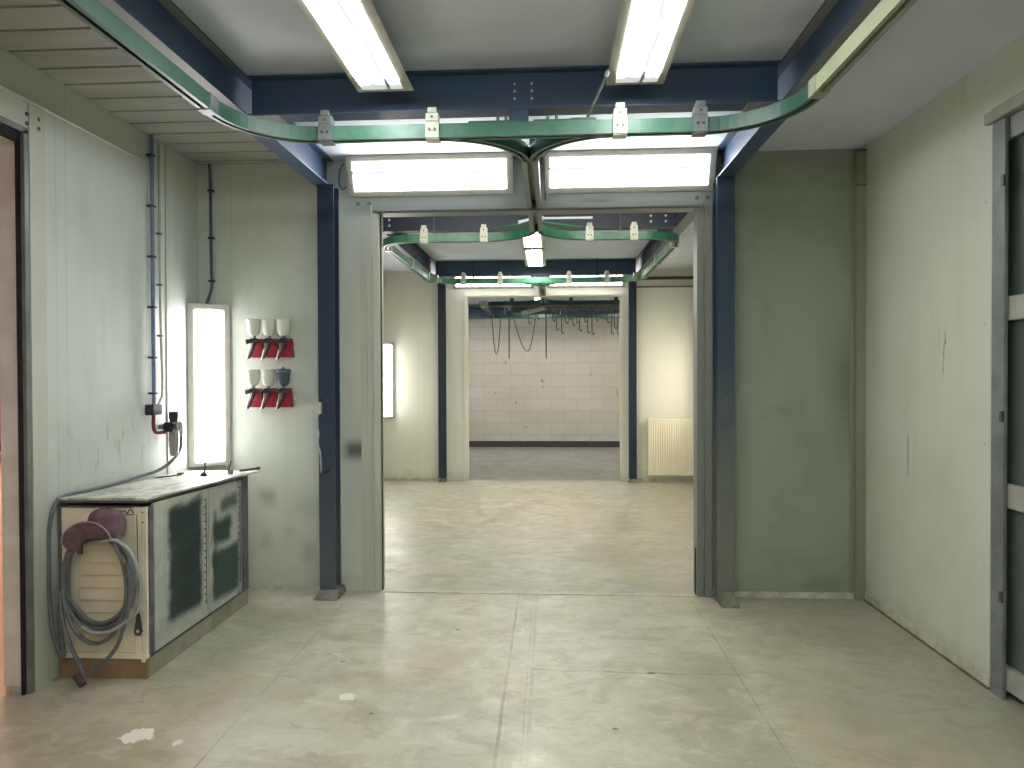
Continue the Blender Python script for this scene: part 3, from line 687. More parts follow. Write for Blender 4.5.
for x, L, lab in ((-.70+.03, .86, 'long straight hanging rod left of the grey tube in the back room'), (-.07, .86, 'long straight hanging rod at the right end of the grey tube in the back room')):
    hook(lab, x, YC_, L, .011, None, False)
for k in range(22):
    x = .02+k*.052; a = random.uniform(-.6, .6)
    t = tag(G().tube([(x-.06*math.cos(a), YC_-.05, RZ0-.10-.06*math.sin(a)), (x, YC_-.05, RZ0-.08), (x+.06*math.cos(a), YC_-.05, RZ0-.10+.06*math.sin(a)), (x+.065*math.cos(a), YC_-.05, RZ0-.02)], .010, 6).build('trolley_arm', 'zinc_d', None, loc=(x, YC_, RZ0-.1)),
            'short bent arm among the trolleys of the back room rail', 'arm', 'bent arms on the back room trolleys')
def loopchain(x0, x1, zb, lab, kink=0):
    pts = cat_rom([(x0, YC_, RZ0-.02), (x0+(x1-x0)*.12, YC_, RZ0-.30), (x0+(x1-x0)*.35+kink, YC_, zb+.08), (x0+(x1-x0)*.55+kink, YC_, zb), (x0+(x1-x0)*.72+kink*.5, YC_, zb+.10), (x0+(x1-x0)*.9, YC_, RZ0-.35), (x1, YC_, RZ0-.02)], 8)
    o = G().tube(pts, .008, 6).build('hanging_cable', 'chain', None, smooth=True, loc=(x0, YC_, RZ0)); tag(o, lab, 'cable'); return o
loopchain(-.96, -.80, 1.86, 'narrow looped cable hanging leftmost in the back room')
loopchain(-.62, -.22, 1.90, 'wide kinked cable loop hanging beside the long rods in the back room', .03)
t = thing('grey_tube', 'pale grey tube slung nearly level under the back room rail', 'tube', (-.19, 10.98, 2.5))
G().cyl((-.46, 10.95, 2.50), (-.09, 10.95, 2.585), .035, 10).build('tube_body', 'zinc_w', t, smooth=True)
G().cyl((-.60, 10.96, 2.50), (-.46, 10.95, 2.50), .018, 8).build('tube_stub', 'zinc_d', t)
for xx, zz in ((-.40, 2.54), (-.14, 2.60)): G().cyl((xx, 10.96, zz), (xx, 11.04, RZ0), .008, 6).build('strap', 'chain', t)

# ------------------------------------------------------------------ lamps
def ceiling_lamp(x0, x1, y0, y1, lab, ml, mr, mat='e_ceil', grp=None, zb=2.86, rods=True):
    t = thing('ceiling_lamp', lab, 'lamp', ((x0+x1)/2, (y0+y1)/2, zb), grp)
    g = G(); m_ = .05
    g.hexa(((x0, y0, zb), (x1, y0, zb), (x1, y1, zb), (x0, y1, zb), (x0+m_, y0+m_, zb+.06), (x1-m_, y0+m_, zb+.06), (x1-m_, y1-m_, zb+.06), (x0+m_, y1-m_, zb+.06)))
    g.build('housing', 'housing', t)
    G().box(x0+ml, x1-mr, y0+.03, y1-.035, zb-.004, zb).build('diffuser', mat, t)
    for yy in (y0+.2, y1-.2): G().box((x0+x1)/2-.02, (x0+x1)/2+.02, yy-.02, yy+.02, zb+.06, ZC-.0005).build('mounting_bracket', 'zinc', t)
    return t
ceiling_lamp(-.915, -.645, 2.03, 3.24, 'long lit ceiling lamp on the left, nearest the camera', .030, .046)
ceiling_lamp(.262, .530, 2.03, 3.24, 'long lit ceiling lamp on the right with a rod at its corner', .042, .034)
ceiling_lamp(-.915, -.645, .3, 1.5, 'unseen ceiling lamp added on the left behind the camera', .028, .048)  # out of view, added to brighten the front room
ceiling_lamp(.262, .530, .3, 1.5, 'unseen ceiling lamp added on the right behind the camera', .045, .030)  # its unseen partner, added for the same fill light
ceiling_lamp(-.305, -.055, 7.40, 8.50, 'small looking lit ceiling lamp in the middle room, the farther of two', .045, .045, 'e_r2')
ceiling_lamp(-.305, -.055, 6.20, 7.26, 'lit ceiling lamp in the middle room, right behind the green rail', .045, .045, 'e_r2')
ceiling_lamp(-1.9, -1.65, 11.9, 13.2, 'lit ceiling lamp on the left of the back room', .03, .03, 'e_r3')
ceiling_lamp(1.3, 1.55, 11.9, 13.2, 'lit ceiling lamp on the right of the back room', .03, .03, 'e_r3')
ceiling_lamp(-.3, -.05, 11.9, 13.2, 'lit ceiling lamp in the middle of the back room', .03, .03, 'e_r3')

def lintel_lamp(x0, x1, yw, lab, mat, s=-1, zb=2.742):
    """wedge shaped box between ceiling and wall, lit face tilted down"""
    t = thing('lintel_lamp', lab, 'lamp', ((x0+x1)/2, yw, zb))
    zt = ZC-.004; yt, yb = yw+s*.105, yw+s*.004
    pr = [(yt, zt), (yb, zb), (yw+s*.001, zb), (yw+s*.001, zt)]
    G().loft([[(x, y, z) for y, z in pr] for x in (x0, x1)]).build('housing', 'housing', t)
    def at(u, v, off):       # u along x, v 0 bottom..1 top
        nrm = Vector((0, s*(zt-zb), -(0.101))).normalized()
        p = Vector((x0+(x1-x0)*u, yb+(yt-yb)*v, zb+(zt-zb)*v))+nrm*off; return p
    u0, u1, v0, v1 = .04, .96, .14, .84
    G().hexa((at(u0, v0, 0), at(u1, v0, 0), at(u1, v1, 0), at(u0, v1, 0), at(u0, v0, .004), at(u1, v0, .004), at(u1, v1, .004), at(u0, v1, .004))).build('diffuser', mat, t, loc=None)
    return t
M['e_door_l'] = M['e_door']
lintel_lamp(-1.39, -.250, Y1, 'wide lit lamp over the first doorway, left of the centre rail', 'e_door')
lintel_lamp(-.045, 1.100, Y1, 'wide lit lamp over the first doorway, right of the centre rail', 'e_door')
lintel_lamp(-1.39, -.235, Y2, 'wide lit lamp over the second doorway, left of the centre rail', 'e_door2')
lintel_lamp(-.045, 1.05, Y2, 'wide lit lamp over the second doorway, right of the centre rail', 'e_door2')
for (a, b, lb) in ((-1.39, -.25, 'left'), (-.045, 1.10, 'right')):
    lintel_lamp(a, b, Y0, 'unseen fill lamp added on the wall behind the camera, %s half' % lb, 'e_fill_rear', 1)  # unseen, added to light beam fronts, columns and far walls
    lintel_lamp(a, b, Y1b, 'unseen fill lamp added on the far side of the first doorway, %s half' % lb, 'e_fill_far', 1)  # hidden by the lintel, added to brighten the middle room
tag(G().tube(cat_rom([(-1.39, 4.62, 2.80), (-1.43, 4.655, 2.79), (-1.455, 4.66, 2.84), (-1.45, 4.66, 2.92), (-1.42, 4.655, 2.97)], 6), .005, 6).build('lamp_cable', 'conduit_d', None, loc=(-1.43, 4.66, 2.85)), 'thin looped cable beside the left end of the first doorway lamp', 'cable')
def corner_lamp(xc, yc, s, z0, z1, lab, mat, w=.22, d=.145):
    """standing in the corner (xc,yc); s=+1 left corner. triangular plan"""
    t = thing('corner_lamp', lab, 'lamp', (xc+s*.08, yc-.06, z0))
    a = (xc+s*.006, yc-d-.02); b = (xc+s*w, yc-.012); c = (xc+s*.006, yc-.012)
    G().loft([[(p[0], p[1], z) for p in (a, b, c)] for z in (z0, z1)]).build('housing', 'white', t)
    A, B = Vector((a[0], a[1], 0)), Vector((b[0], b[1], 0)); dr = (B-A).normalized(); n = Vector((dr.y, -dr.x, 0))
    if n.y > 0: n = -n
    L = (B-A).length
    p0, p1 = A+dr*L*.17, A+dr*L*.85
    G().hexa([tuple(p+n*o+Vector((0, 0, z))) for z in (z0+.03, z1-.045) for p, o in ((p0, 0), (p1, 0), (p1, .004), (p0, .004))]).build('diffuser', mat, t)
    return t
corner_lamp(XL, Y1, 1, .885, 2.005, 'tall upright lit lamp in the corner behind the cabinet', 'e_corner', .225, .15)
corner_lamp(XL, Y2, 1, .90, 1.99, 'tall upright lit lamp at the left edge of the middle room', 'e_corner', .225, .15)

t = thing('wall_lamp', 'upright lit lamp on the right wall of the middle room, hidden past the doorway', 'lamp', (XR, 9.2, .9))
G().box(XR-.05, XR-.001, 9.05, 9.35, .9, 2.0).build('housing', 'white', t, bevel=.004)
G().box(XR-.054, XR-.05, 9.08, 9.32, .94, 1.96).build('diffuser', 'e_side', t)
# ------------------------------------------------------------------ right wall sliding door
g = G(); g.box(XR-.012, XR+.004, RY1, RY1+.095, 0, RZ+.07); struct('trim_22', g, 'galv', bevel=.003)
g = G(); g.box(XR-.03, XR+.04, RY0-.1, RY1+.13, RZ+.075, RZ+.125); g.box(XR-.018, XR+.04, RY0-.1, RY1+.10, RZ+.125, RZ+.14); struct('trim_23', g, 'bars', bevel=.003)
struct('trim_24', G().box(XR-.004, XR+.002, RY1+.097, RY1+.112, .03, RZ+.06), 'white')
t = bpy.data.objects.new('door_1', None); COL.objects.link(t); t.location = (XR+.08, RY1, 0); t['kind'] = 'structure'
G().box(XR+.035, XR+.06, RY0, RY1+.085, .10, RZ+.07).build('leaf_panel', 'leaf', t)
G().box(XR+.006, XR+.035, RY0, RY1+.085, RZ-.03, RZ+.07).build('top_bar', 'galv', t, bevel=.003)
G().box(XR+.006, XR+.035, RY0, RY1+.085, 1.745, 1.855).build('cross_bar', 'bars', t, bevel=.004)
G().box(XR+.006, XR+.035, RY0, RY1+.085, .885, .995).build('cross_bar', 'bars', t, bevel=.004)
G().box(XR+.006, XR+.055, RY0, RY1+.085, .045, .15).build('bottom_bar', 'bars', t, bevel=.003)
for zz in (.45, 1.28, 2.36): G().box(XR-.02, XR-.012, RY1+.002, RY1+.022, zz, zz+.05).build('catch', 'bolt', t)

# ------------------------------------------------------------------ radiator and pipes in the middle room
t = thing('radiator', 'cream panel radiator low on the wall right of the second doorway', 'radiator', (1.7, 9.68, .09))
g = G(); rx0, rx1 = 1.36, 2.0; n = 26
pr = []
for i in range(n*4+1):
    x = rx0+(rx1-rx0)*i/(n*4); ph = i % 4
    pr.append((x, 9.652-(.006 if ph in (1, 2) else 0)))
rings = [[(x, y, z) for x, y in pr]+[(rx1, 9.70, z), (rx0, 9.70, z)] for z in (.12, .86)]
g.loft(rings); g.build('front_panel', 'radiator', t)
G().box(rx0-.004, rx1+.004, 9.648, 9.712, .86, .885).build('top_grille', 'radiator', t, bevel=.003)
G().box(rx0-.004, rx1+.004, 9.648, 9.712, .095, .12).build('bottom_edge', 'radiator', t, bevel=.003)
for xx in (1.45, 1.9): G().box(xx, xx+.03, 9.70, 9.727, .3, .8).build('wall_bracket', 'white', t)
G().cyl((1.372, 9.69, .14), (1.35, 9.69, .14), .012, 8).build('valve', 'zinc', t)
tag(G().cyl((1.215, 9.69, 2.862), (2.06, 9.69, 2.862), .022, 10).build('wall_pipe', 'black', None, loc=(1.6, 9.69, 2.862)), 'black pipe running level under the ceiling above the radiator', 'pipe')
tag(G().cyl((1.215, 9.715, 2.745), (2.06, 9.715, 2.745), .010, 8).build('wall_pipe', 'conduit_d', None, loc=(1.6, 9.715, 2.745)), 'thin grey pipe running below the black pipe above the radiator', 'pipe')

# ------------------------------------------------------------------ conduits, regulator
def conduit(name, lab, pts, r, mat, clips, clipmat='black', off=(.0, 0, 0), side='x'):
    t = thing(name, lab, 'pipe', pts[0])
    G().tube(cat_rom(pts, 6) if len(pts) > 2 else pts, r, 10).build('tube', mat, t, smooth=True)
    for (cx, cy, cz) in clips:
        if side == 'x': G().box(XL+.0005, cx+r+.003, cy-r-.008, cy+r+.006, cz-.006, cz+.006).build('clip', clipmat, t, bevel=.002)
        else: G().box(cx-r-.009, cx+r+.009, cy-r-.003, Y1-.0005, cz-.007, cz+.007).build('clip', clipmat, t, bevel=.002)
    return t
zs = [2.86, 2.55, 2.24, 1.93, 1.62, 1.40]
conduit('air_pipe', 'thick blue grey conduit clipped to the left wall above the regulator', [(XL+.028, 4.075, 2.985), (XL+.028, 4.075, 1.33)], .012, 'conduit', [(XL+.028, 4.075, z) for z in zs])
conduit('air_pipe', 'thin pale conduit on the left wall right beside the blue grey one', [(XL+.018, 4.170, 2.985), (XL+.018, 4.170, 2.0), (XL+.018, 4.185, 1.45), (XL+.018, 4.165, 1.36), (XL+.024, 4.125, 1.325)], .008, 'conduit_l', [(XL+.018, 4.170, z) for z in (2.40, 2.08, 1.76)], 'conduit_d')
conduit('cable_pipe', 'dark conduit running down the corner to the tall upright lamp', [(-2.375, Y1-.022, 2.985), (-2.368, Y1-.024, 2.88), (-2.365, Y1-.024, 2.3), (-2.365, Y1-.024, 2.13), (-2.39, Y1-.05, 2.004)], .010, 'conduit_d', [(-2.366, Y1-.022, z) for z in (2.80, 2.47, 2.17)], 'black', side='y')
t = thing('pipe_junction', 'small black junction box at the foot of the blue grey conduit', 'junction box', (XL+.03, 4.07, 1.3))
G().box(XL+.001, XL+.055, 4.02, 4.118, 1.268, 1.332).build('box_body', 'black', t, bevel=.004)
G().tube(cat_rom([(XL+.028, 4.07, 1.268), (XL+.028, 4.066, 1.20), (XL+.030, 4.085, 1.16), (XL+.04, 4.14, 1.155), (XL+.05, 4.155, 1.155)], 6), .011, 8).build('red_tube', 'redpipe', t, smooth=True)
t = thing('air_regulator', 'black air filter regulator with smoky bowl on the left wall', 'regulator', (XL+.07, 4.23, 1.2))
G().box(XL+.035, XL+.10, 4.150, 4.275, 1.155, 1.215).build('body', 'black', t, bevel=.008)
G().lathe([(.022, 1.215), (.026, 1.225), (.024, 1.232), (.028, 1.236), (.028, 1.278), (.0, 1.282)], (XL+.068, 4.222, 0), 16).build('knob', 'black', t, smooth=True)
G().lathe([(.0, .995), (.018, .997), (.026, 1.015), (.032, 1.10), (.030, 1.155)], (XL+.068, 4.222, 0), 16).build('filter_bowl', 'bowl', t, smooth=True)
G().cyl((XL+.10, 4.20, 1.19), (XL+.118, 4.195, 1.19), .020, 14).build('gauge', 'zinc', t)
G().box(XL+.001, XL+.035, 4.17, 4.25, 1.17, 1.20).build('wall_bracket', 'zinc_d', t)
G().cyl((XL+.066, 4.275, 1.185), (XL+.066, 4.320, 1.185), .014, 10).build('outlet', 'zinc', t)
G().cyl((XL+.066, 4.310, 1.185), (XL+.066, 4.310, 1.115), .014, 10).build('hose_coupling', 'zinc', t)

# ------------------------------------------------------------------ cabinet
cx0, cx1, cy0, cy1, cz = -2.455, -2.0, 3.27, 4.40, .885
t = thing('cabinet', 'low cream and grey cabinet with green sprayed doors against the left wall', 'cabinet', (-2.22, 3.84, 0))
g = G(); g.box(cx0+.015, cx1-.02, cy0+.015, cy1, .095, .845); g.build('carcass', 'cream', t)
def ztop(y): return .902-(y-3.26)*.0275
def slab(x0, x1, xf, y0, y1, a, b):
    return G().hexa(((x0, y0, ztop(y0)+a), (x1, y0, ztop(y0)+a), (xf, y1, ztop(y1)+a), (x0, y1, ztop(y1)+a), (x0, y0, ztop(y0)+b), (x1, y0, ztop(y0)+b), (xf, y1, ztop(y1)+b), (x0, y1, ztop(y1)+b)))
slab(cx0, cx1+.003, cx1+.003, cy0-.012, 4.41, -.024, -.012).build('worktop_edge', 'edge', t)
slab(cx0-.005, cx1+.006, cx1+.045, cy0-.014, 4.48, -.012, 0).build('worktop', 'worktop', t, bevel=.002)
g = G(); g.box(cx0, cx0+.012, cy0-.003, cy0+.015, .10, cz-.025); g.box(-2.237, -2.231, cy0-.002, cy0+.015, .80, cz-.025); g.box(cx0+.01, cx1-.03, cy0-.002, cy0+.014, cz-.034, cz-.025)
g.build('end_edging', 'cabframe', t)
g = G(); g.box(cx0+.014, -2.07, cy0, cy0+.015, .13, cz-.036); e = g.build('end_panel', 'cream', t)
g = G(); g.box(-2.066, -2.03, cy0-.004, cy0+.015, .10, cz-.03); g.box(-2.028, -2.004, cy0-.002, cy0+.015, .10, cz-.03)
g.build('end_post', 'cream', t, bevel=.001)
g = G()
for k in range(8):
    z = .21+k*.062; g.hexa(((-2.345, cy0-.016, z), (-2.115, cy0-.016, z), (-2.115, cy0+.001, z), (-2.345, cy0+.001, z), (-2.345, cy0-.001, z+.056), (-2.115, cy0-.001, z+.056), (-2.115, cy0+.001, z+.056), (-2.345, cy0+.001, z+.056)))
g.build('louvre', 'cream2', e)
g = G(); g.box(cx0+.01, cx1-.014, cy0-.010, cy0+.015, .100, .128); g.box(cx1-.03, cx1-.012, cy0-.012, cy0, .085, .14); g.build('lower_rail', 'cream', t, bevel=.002)
g = G(); g.box(cx0, cx1-.005, cy0-.004, cy0+.02, 0, .095); g.build('plinth_end', 'plinthw', t, bevel=.001)
g = G(); g.box(cx1-.03, cx1-.005, cy0+.02, cy1, 0, .095); g.build('plinth_side', 'plinths', t, bevel=.001)
g = G(); g.box(cx1-.02, cx1-.001, cy0+.02, cy0+.055, .11, cz-.03); g.box(cx1-.02, cx1, 4.30, cy1, .10, ztop(4.4)-.024); g.box(cx1-.02, cx1-.002, cy0+.05, cy1-.1, .097, .106)
g.build('side_frame', 'cabframe', t, bevel=.001)
for (a, b, hy) in ((3.328, 3.870, 3.845), (3.882, 4.296, 3.905)):
    za, zb_ = ztop(a)-.034, ztop(b)-.034
    d = G().hexa(((cx1-.018, a, .112), (cx1+.002, a, .112), (cx1+.002, b, .112), (cx1-.018, b, .112), (cx1-.018, a, za), (cx1+.002, a, za), (cx1+.002, b, zb_), (cx1-.018, b, zb_))).build('door', 'cabdoor', t, bevel=.002)
    G().box(cx1+.002, cx1+.004, a+.09 if a < 3.5 else a+.05, b-.06, .17, .80).build('door_panel', 'cabdoor', d)
    G().box(cx1+.002, cx1+.012, hy-.006, hy+.006, .50, .56).build('catch', 'zinc', d, bevel=.002)
    g = G(); ys = b-.052 if a < 3.5 else b-.045
    for k in range(15): g.box(cx1+.003, cx1+.006, ys, ys+.022, .20+k*.042, .206+k*.042)
    g.box(cx1+.003, cx1+.006, ys+.022, ys+.025, .18, .80); g.build('side_slots', 'edge', d)
# hinge marks and scribble-like rust on the end face
for zz in (.83, .78): G().cyl((-2.02, cy0-.002, zz), (-2.02, cy0-.007, zz), .004, 8).build('screw', 'bolt', t)
G().tube(cat_rom([(-2.135, cy0-.001, .832), (-2.115, cy0-.001, .838), (-2.10, cy0-.001, .825), (-2.085, cy0-.001, .845), (-2.07, cy0-.001, .82), (-2.11, cy0-.001, .818)], 4), .003, 5).build('marker_scribble', 'cabframe', t)
# scraper hung on a string
t = thing('scraper', 'small dark scraper hanging from a string on the cabinet end', 'tool', (-2.03, 3.24, .25))
G().cyl((-2.045, 3.258, .82), (-2.038, 3.258, .33), .0018, 5).build('string', 'woodtool', t)
g = G(); g.loft([[(-2.045, y, .33), (-2.033, y, .33), (-2.02, y, .24), (-2.028, y, .222), (-2.055, y, .222), (-2.062, y, .24)] for y in (3.250, 3.258)]); g.build('blade', 'bolt', t)
G().lathe([(.008, -.002), (.008, .002)], (-2.04, 3.248, .245), 10, Matrix.Rotation(PI/2, 3, 'X')).build('eye', 'boltw', t)

def pj(p, y0=3.2):                    # same sight line, kept at its own depth
    k = p[1]/y0; return (p[0]*k, p[1], 1.5+(p[2]-1.5)*k)
# cap
t = thing('cap', 'faded plum cap hung over the coiled hose on the cabinet end', 'cap', (-2.2, 3.16, .75))
rings = []
cc = Vector((-2.165, 3.205, .775))
for i in range(9):
    ph = PI/2*i/8; rr = math.cos(ph)
    rings.append([cc+Vector((.094*math.cos(a)*max(rr, .02)**.7, .055*math.sin(a)*max(rr, .02)**.7, .085*math.sin(ph)**.8)) for a in [2*PI*k/28 for k in range(28)]])
low = [[cc+Vector((.094*math.cos(a), .055*math.sin(a), -.035)) for k, a in enumerate([2*PI*k/28 for k in range(28)])]]
Mr = Matrix.Rotation(math.radians(8), 3, 'Y')
rr_ = [[cc+Mr@(p-cc) for p in r] for r in low+rings]
G().loft(rr_).build('crown', 'cap', t, smooth=True)
T = cat_rom([pj(q) for q in ((-2.362, 3.13, .655), (-2.388, 3.11, .690), (-2.378, 3.09, .735), (-2.335, 3.075, .775), (-2.27, 3.07, .795), (-2.205, 3.09, .785), (-2.155, 3.12, .745), (-2.135, 3.13, .70))], 6)
B = cat_rom([pj(q) for q in ((-2.350, 3.155, .650), (-2.325, 3.15, .655), (-2.300, 3.145, .672), (-2.290, 3.145, .695), (-2.27, 3.14, .712), (-2.22, 3.14, .715), (-2.175, 3.145, .708), (-2.140, 3.155, .690))], 6)
g = G(); nrm = Vector((0, .8, -.6)).normalized()*.006
g.loft([[a, b, b+nrm, a+nrm] for a, b in zip(T, B)]); g.build('brim', 'cap', t, smooth=True)
G().box(-2.275, -2.25, 3.150, 3.156, .65, .71).build('strap', 'capin', t)
G().lathe([(.008, 0), (.009, .004), (.0, .007)], tuple(cc+Vector((.01, 0, .084))), 10).build('button', 'cap', t)
G().tube([p+Vector((0, -.003, .001)) for p in T[6:]], .003, 6).build('brim_edge', 'hose_l', t)

# hose
pts = [(XL+.066, 4.310, 1.12), (XL+.07, 4.295, 1.04), (XL+.06, 4.23, .975), (XL+.045, 4.10, .925), (XL+.035, 3.90, .912), (XL+.03, 3.65, .904), (XL+.03, 3.45, .904), (XL+.028, 3.32, .905), (-2.447, 3.235, .87), (-2.452, 3.205, .75), (-2.456, 3.20, .60), (-2.456, 3.20, .45), (-2.446, 3.20, .30), (-2.425, 3.205, .20), (-2.39, 3.215, .13), (-2.395, 3.225, .22), (-2.405, 3.235, .36)]
loops = [(.175, .715, .30, -2.205), (.165, .735, .29, -2.205), (.182, .740, .265, -2.205), (.162, .755, .30, -2.200), (.176, .76, .25, -2.21), (.160, .745, .20, -2.225)]
for i, (a, zt, zb_, xc) in enumerate(loops):
    y = 3.238-i*.0135
    for k in range(12):
        th = PI+PI*.05-2*PI*k/12     # left side, over the top, down the right
        zc_, hz = (zt+zb_)/2, (zt-zb_)/2
        xx = xc+a*math.cos(th)*(1 if math.sin(th) > 0 else 1); zz = zc_+hz*math.sin(th)
        pts.append((xx, y-.001*k, zz))
pts += [(-2.395, 3.158, .45), (-2.39, 3.158, .32), (-2.355, 3.16, .20), (-2.315, 3.165, .11), (-2.285, 3.17, .045)]
t = thing('air_hose', 'grey rubber air hose coiled on the cabinet end and trailing up to the regulator', 'hose', (-2.2, 3.2, .02))
G().tube(cat_rom([pj(q) if q[1] < 3.24 and i > 8 else q for i, q in enumerate(pts)], 7), .0100, 8).build('hose_line', 'hose', t, smooth=True)
tail = [(-2.065, 3.150, .60), (-2.045, 3.150, .50), (-2.05, 3.150, .40), (-2.075, 3.150, .30), (-2.11, 3.152, .20), (-2.16, 3.155, .13), (-2.215, 3.16, .085), (-2.255, 3.165, .045)]
G().tube(cat_rom([pj(q) for q in tail], 7), .0095, 8).build('hose_tail', 'hose', t, smooth=True)
sw = [(-2.185, 3.142, .70), (-2.115, 3.138, .705), (-2.045, 3.135, .65), (-2.0, 3.135, .55), (-1.992, 3.135, .45), (-2.015, 3.137, .36), (-2.08, 3.14, .30), (-2.15, 3.142, .26), (-2.23, 3.142, .252), (-2.29, 3.145, .28)]
G().tube(cat_rom([pj(q) for q in sw], 7), .009, 8).build('pale_hose', 'hose_l', t, smooth=True)['label'] = 'paler outer turn of the hose'
G().cyl((-2.30, 3.17, .055), (-2.255, 3.15, .018), .017, 10).build('coupling', 'bolt', t)

# small things on the worktop
zt_ = ztop(4.2)+.001
t = thing('stirring_stick', 'thin upright stick standing in a dark blob on the worktop', 'tool', (-2.17, 4.17, zt_))
G().lathe([(.022, zt_), (.020, zt_+.012), (.006, zt_+.026), (.0, zt_+.028)], (-2.18, 4.17, 0), 12).build('base', 'black', t)
G().cyl((-2.172, 4.17, zt_+.02), (-2.163, 4.16, zt_+.165), .0045, 6).build('stick', 'woodtool', t)
t = thing('paint_scoop', 'small angled metal scoop at the back corner of the worktop', 'tool', (-2.06, 4.26, zt_))
G().lathe([(.016, zt_), (.019, zt_+.015), (.010, zt_+.026)], (-2.055, 4.27, 0), 12).build('cup', 'zinc_d', t)
G().cyl((-2.066, 4.27, zt_+.018), (-2.045, 4.26, zt_+.085), .004, 6).build('handle', 'bolt', t)
G().cyl((-2.066, 4.27, zt_+.018), (-2.078, 4.262, zt_+.05), .004, 6).build('spout', 'bolt', t)
t = thing('flat_bar', 'dark flat bar lying at the back of the worktop by the wall', 'tool', (-2.38, 4.15, zt_))
g = G(); g.hexa(((-2.43, 4.06, zt_), (-2.415, 4.04, zt_), (-2.335, 4.20, zt_), (-2.35, 4.21, zt_), (-2.43, 4.06, zt_+.008), (-2.415, 4.04, zt_+.008), (-2.335, 4.20, zt_+.008), (-2.35, 4.21, zt_+.008))); g.build('bar', 'bolt', t)
G().box(-2.36, -2.33, 4.185, 4.215, zt_+.008, zt_+.016).build('grip', 'woodtool', t)
t = thing('paint_stick', 'short dark stick overhanging the far front corner of the worktop', 'tool', (-2.0, 4.45, zt_))
G().cyl((-2.03, 4.35, zt_+.009), (-1.955, 4.47, zt_+.009), .008, 8).build('stick', 'woodtool', t)
G().cyl((-1.965, 4.455, zt_+.009), (-1.953, 4.474, zt_+.009), .010, 8).build('tip', 'black', t)

# ------------------------------------------------------------------ spray guns and racks
def rack(z, xs, lab):
    t = thing('gun_rack', lab, 'rack', (xs[1], Y1-.01, z))
    G().box(xs[0]-.06, xs[2]+.06, Y1-.006, Y1-.001, z-.012, z+.012).build('back_rail', 'cup', t)
    for i, x in enumerate(xs):
        w0, w1 = (-.016, .048)
        G().hexa(((x+w0-.022, Y1-.05, z-.062), (x+w1, Y1-.05, z-.062), (x+w1, Y1-.006, z-.062), (x+w0-.022, Y1-.006, z-.062), (x+w0+.01, Y1-.03, z+.07), (x+w1-.012, Y1-.03, z+.07), (x+w1-.012, Y1-.006, z+.07), (x+w0+.01, Y1-.006, z+.07))).build('holder_plate', 'red', t, bevel=.003)
    return t
xs1 = [-2.040, -1.934, -1.830]; xs2 = [-2.048, -1.942, -1.836]
rack(1.695, xs1, 'upper red three place spray gun rack on the back wall')
rack(1.350, xs2, 'lower red three place spray gun rack on the back wall')
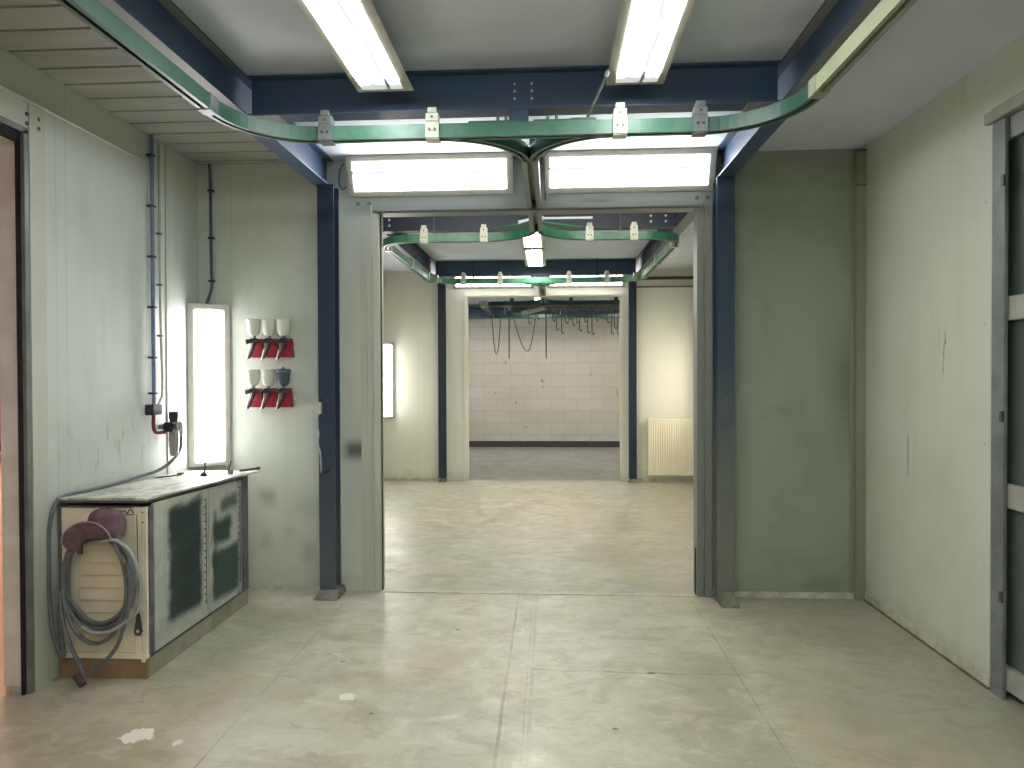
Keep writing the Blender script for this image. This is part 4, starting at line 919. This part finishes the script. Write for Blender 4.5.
def gun(x, z, lab, cupmat='cup', hm='gunr', body='gun'):
    """x,z: middle of the holder; gun hangs in front of the red plate"""
    y = Y1-.075
    t = thing('spray_gun', lab, 'spray gun', (x, y, z))
    c = G().lathe([(.012, z+.085), (.028, z+.090), (.041, z+.112), (.049, z+.190), (.0525, z+.192), (.0525, z+.199), (.042, z+.203), (.0, z+.205)], (x-.002, y, 0), 22).build('paint_cup', cupmat, t, smooth=True)
    if cupmat == 'cup_b':
        G().lathe([(.051, z+.180), (.052, z+.184), (.052, z+.198), (.012, z+.206), (.010, z+.216), (.0, z+.217)], (x-.002, y, 0), 22).build('cup_lid', 'zinc_d', t, smooth=True)
    G().tube([(x-.034, y-.012, z+.048), (x-.014, y-.006, z+.055), (x+.012, y, z+.055), (x+.028, y, z+.050)], [.013, .017, .017, .012], 12).build('barrel', body, t, smooth=True)
    G().cyl((x-.050, y-.016, z+.045), (x-.034, y-.012, z+.048), .017, 12).build('nozzle', 'bolt', t)
    G().cyl((x, y, z+.05), (x, y, z+.092), .011, 10).build('cup_neck', 'zinc_d', t)
    G().tube([(x+.006, y, z+.045), (x-.010, y-.002, z+.0), (x-.030, y-.004, z-.05), (x-.038, y-.005, z-.070)], [.013, .012, .010, .007], 8).build('handle', body, t, smooth=True)
    G().tube([(x-.018, y-.004, z+.040), (x-.034, y-.006, z-.01), (x-.046, y-.007, z-.060), (x-.054, y-.007, z-.088)], [.004, .0045, .005, .004], 6).build('trigger', hm, t, smooth=True)
    G().cyl((x+.026, y, z+.050), (x+.042, y, z+.062), .007, 8).build('adjusting_knob', 'bolt', t)
    G().box(x-.006, x+.010, y+.008, Y1-.03, z+.035, z+.055).build('hook', 'zinc_d', t)
    return t
for (xs, z, r) in ((xs1, 1.695, 'upper'), (xs2, 1.350, 'lower')):
    for i, x in enumerate(xs):
        nm = ('left', 'middle', 'right')[i]
        if r == 'lower' and i == 2:
            gun(x, z, 'spray gun with slate grey lidded cup at the right of the lower rack', 'cup_b')
        else:
            gun(x, z, 'spray gun with white cup, %s place of the %s red rack' % (nm, r))

# ------------------------------------------------------------------ world, camera
w = bpy.data.worlds.new('World'); S.world = w; w.use_nodes = True
w.node_tree.nodes['Background'].inputs[0].default_value = (.5, .52, .5, 1); w.node_tree.nodes['Background'].inputs[1].default_value = .02
cd = bpy.data.cameras.new('camera'); cam = bpy.data.objects.new('camera', cd); COL.objects.link(cam); S.camera = cam
F, yaw, pit, rol = 682.8, math.radians(3.236), math.radians(-.689), math.radians(-.212)
cd.sensor_width = 36; cd.lens = F/1024*36; cd.clip_start = .05; cd.clip_end = 100
fw = Vector((-math.sin(yaw)*math.cos(pit), math.cos(yaw)*math.cos(pit), math.sin(pit)))
rt = fw.cross(Vector((0, 0, 1))).normalized(); up = rt.cross(fw)
r2 = rt*math.cos(rol)+up*math.sin(rol); u2 = -rt*math.sin(rol)+up*math.cos(rol)
cam.matrix_world = Matrix(((r2.x, u2.x, -fw.x, 0), (r2.y, u2.y, -fw.y, 0), (r2.z, u2.z, -fw.z, 1.5), (0, 0, 0, 1)))
vs = S.view_settings; vs.view_transform = 'Standard'; vs.look = 'None'; vs.gamma = 1; vs.use_curve_mapping = False; vs.exposure = .34
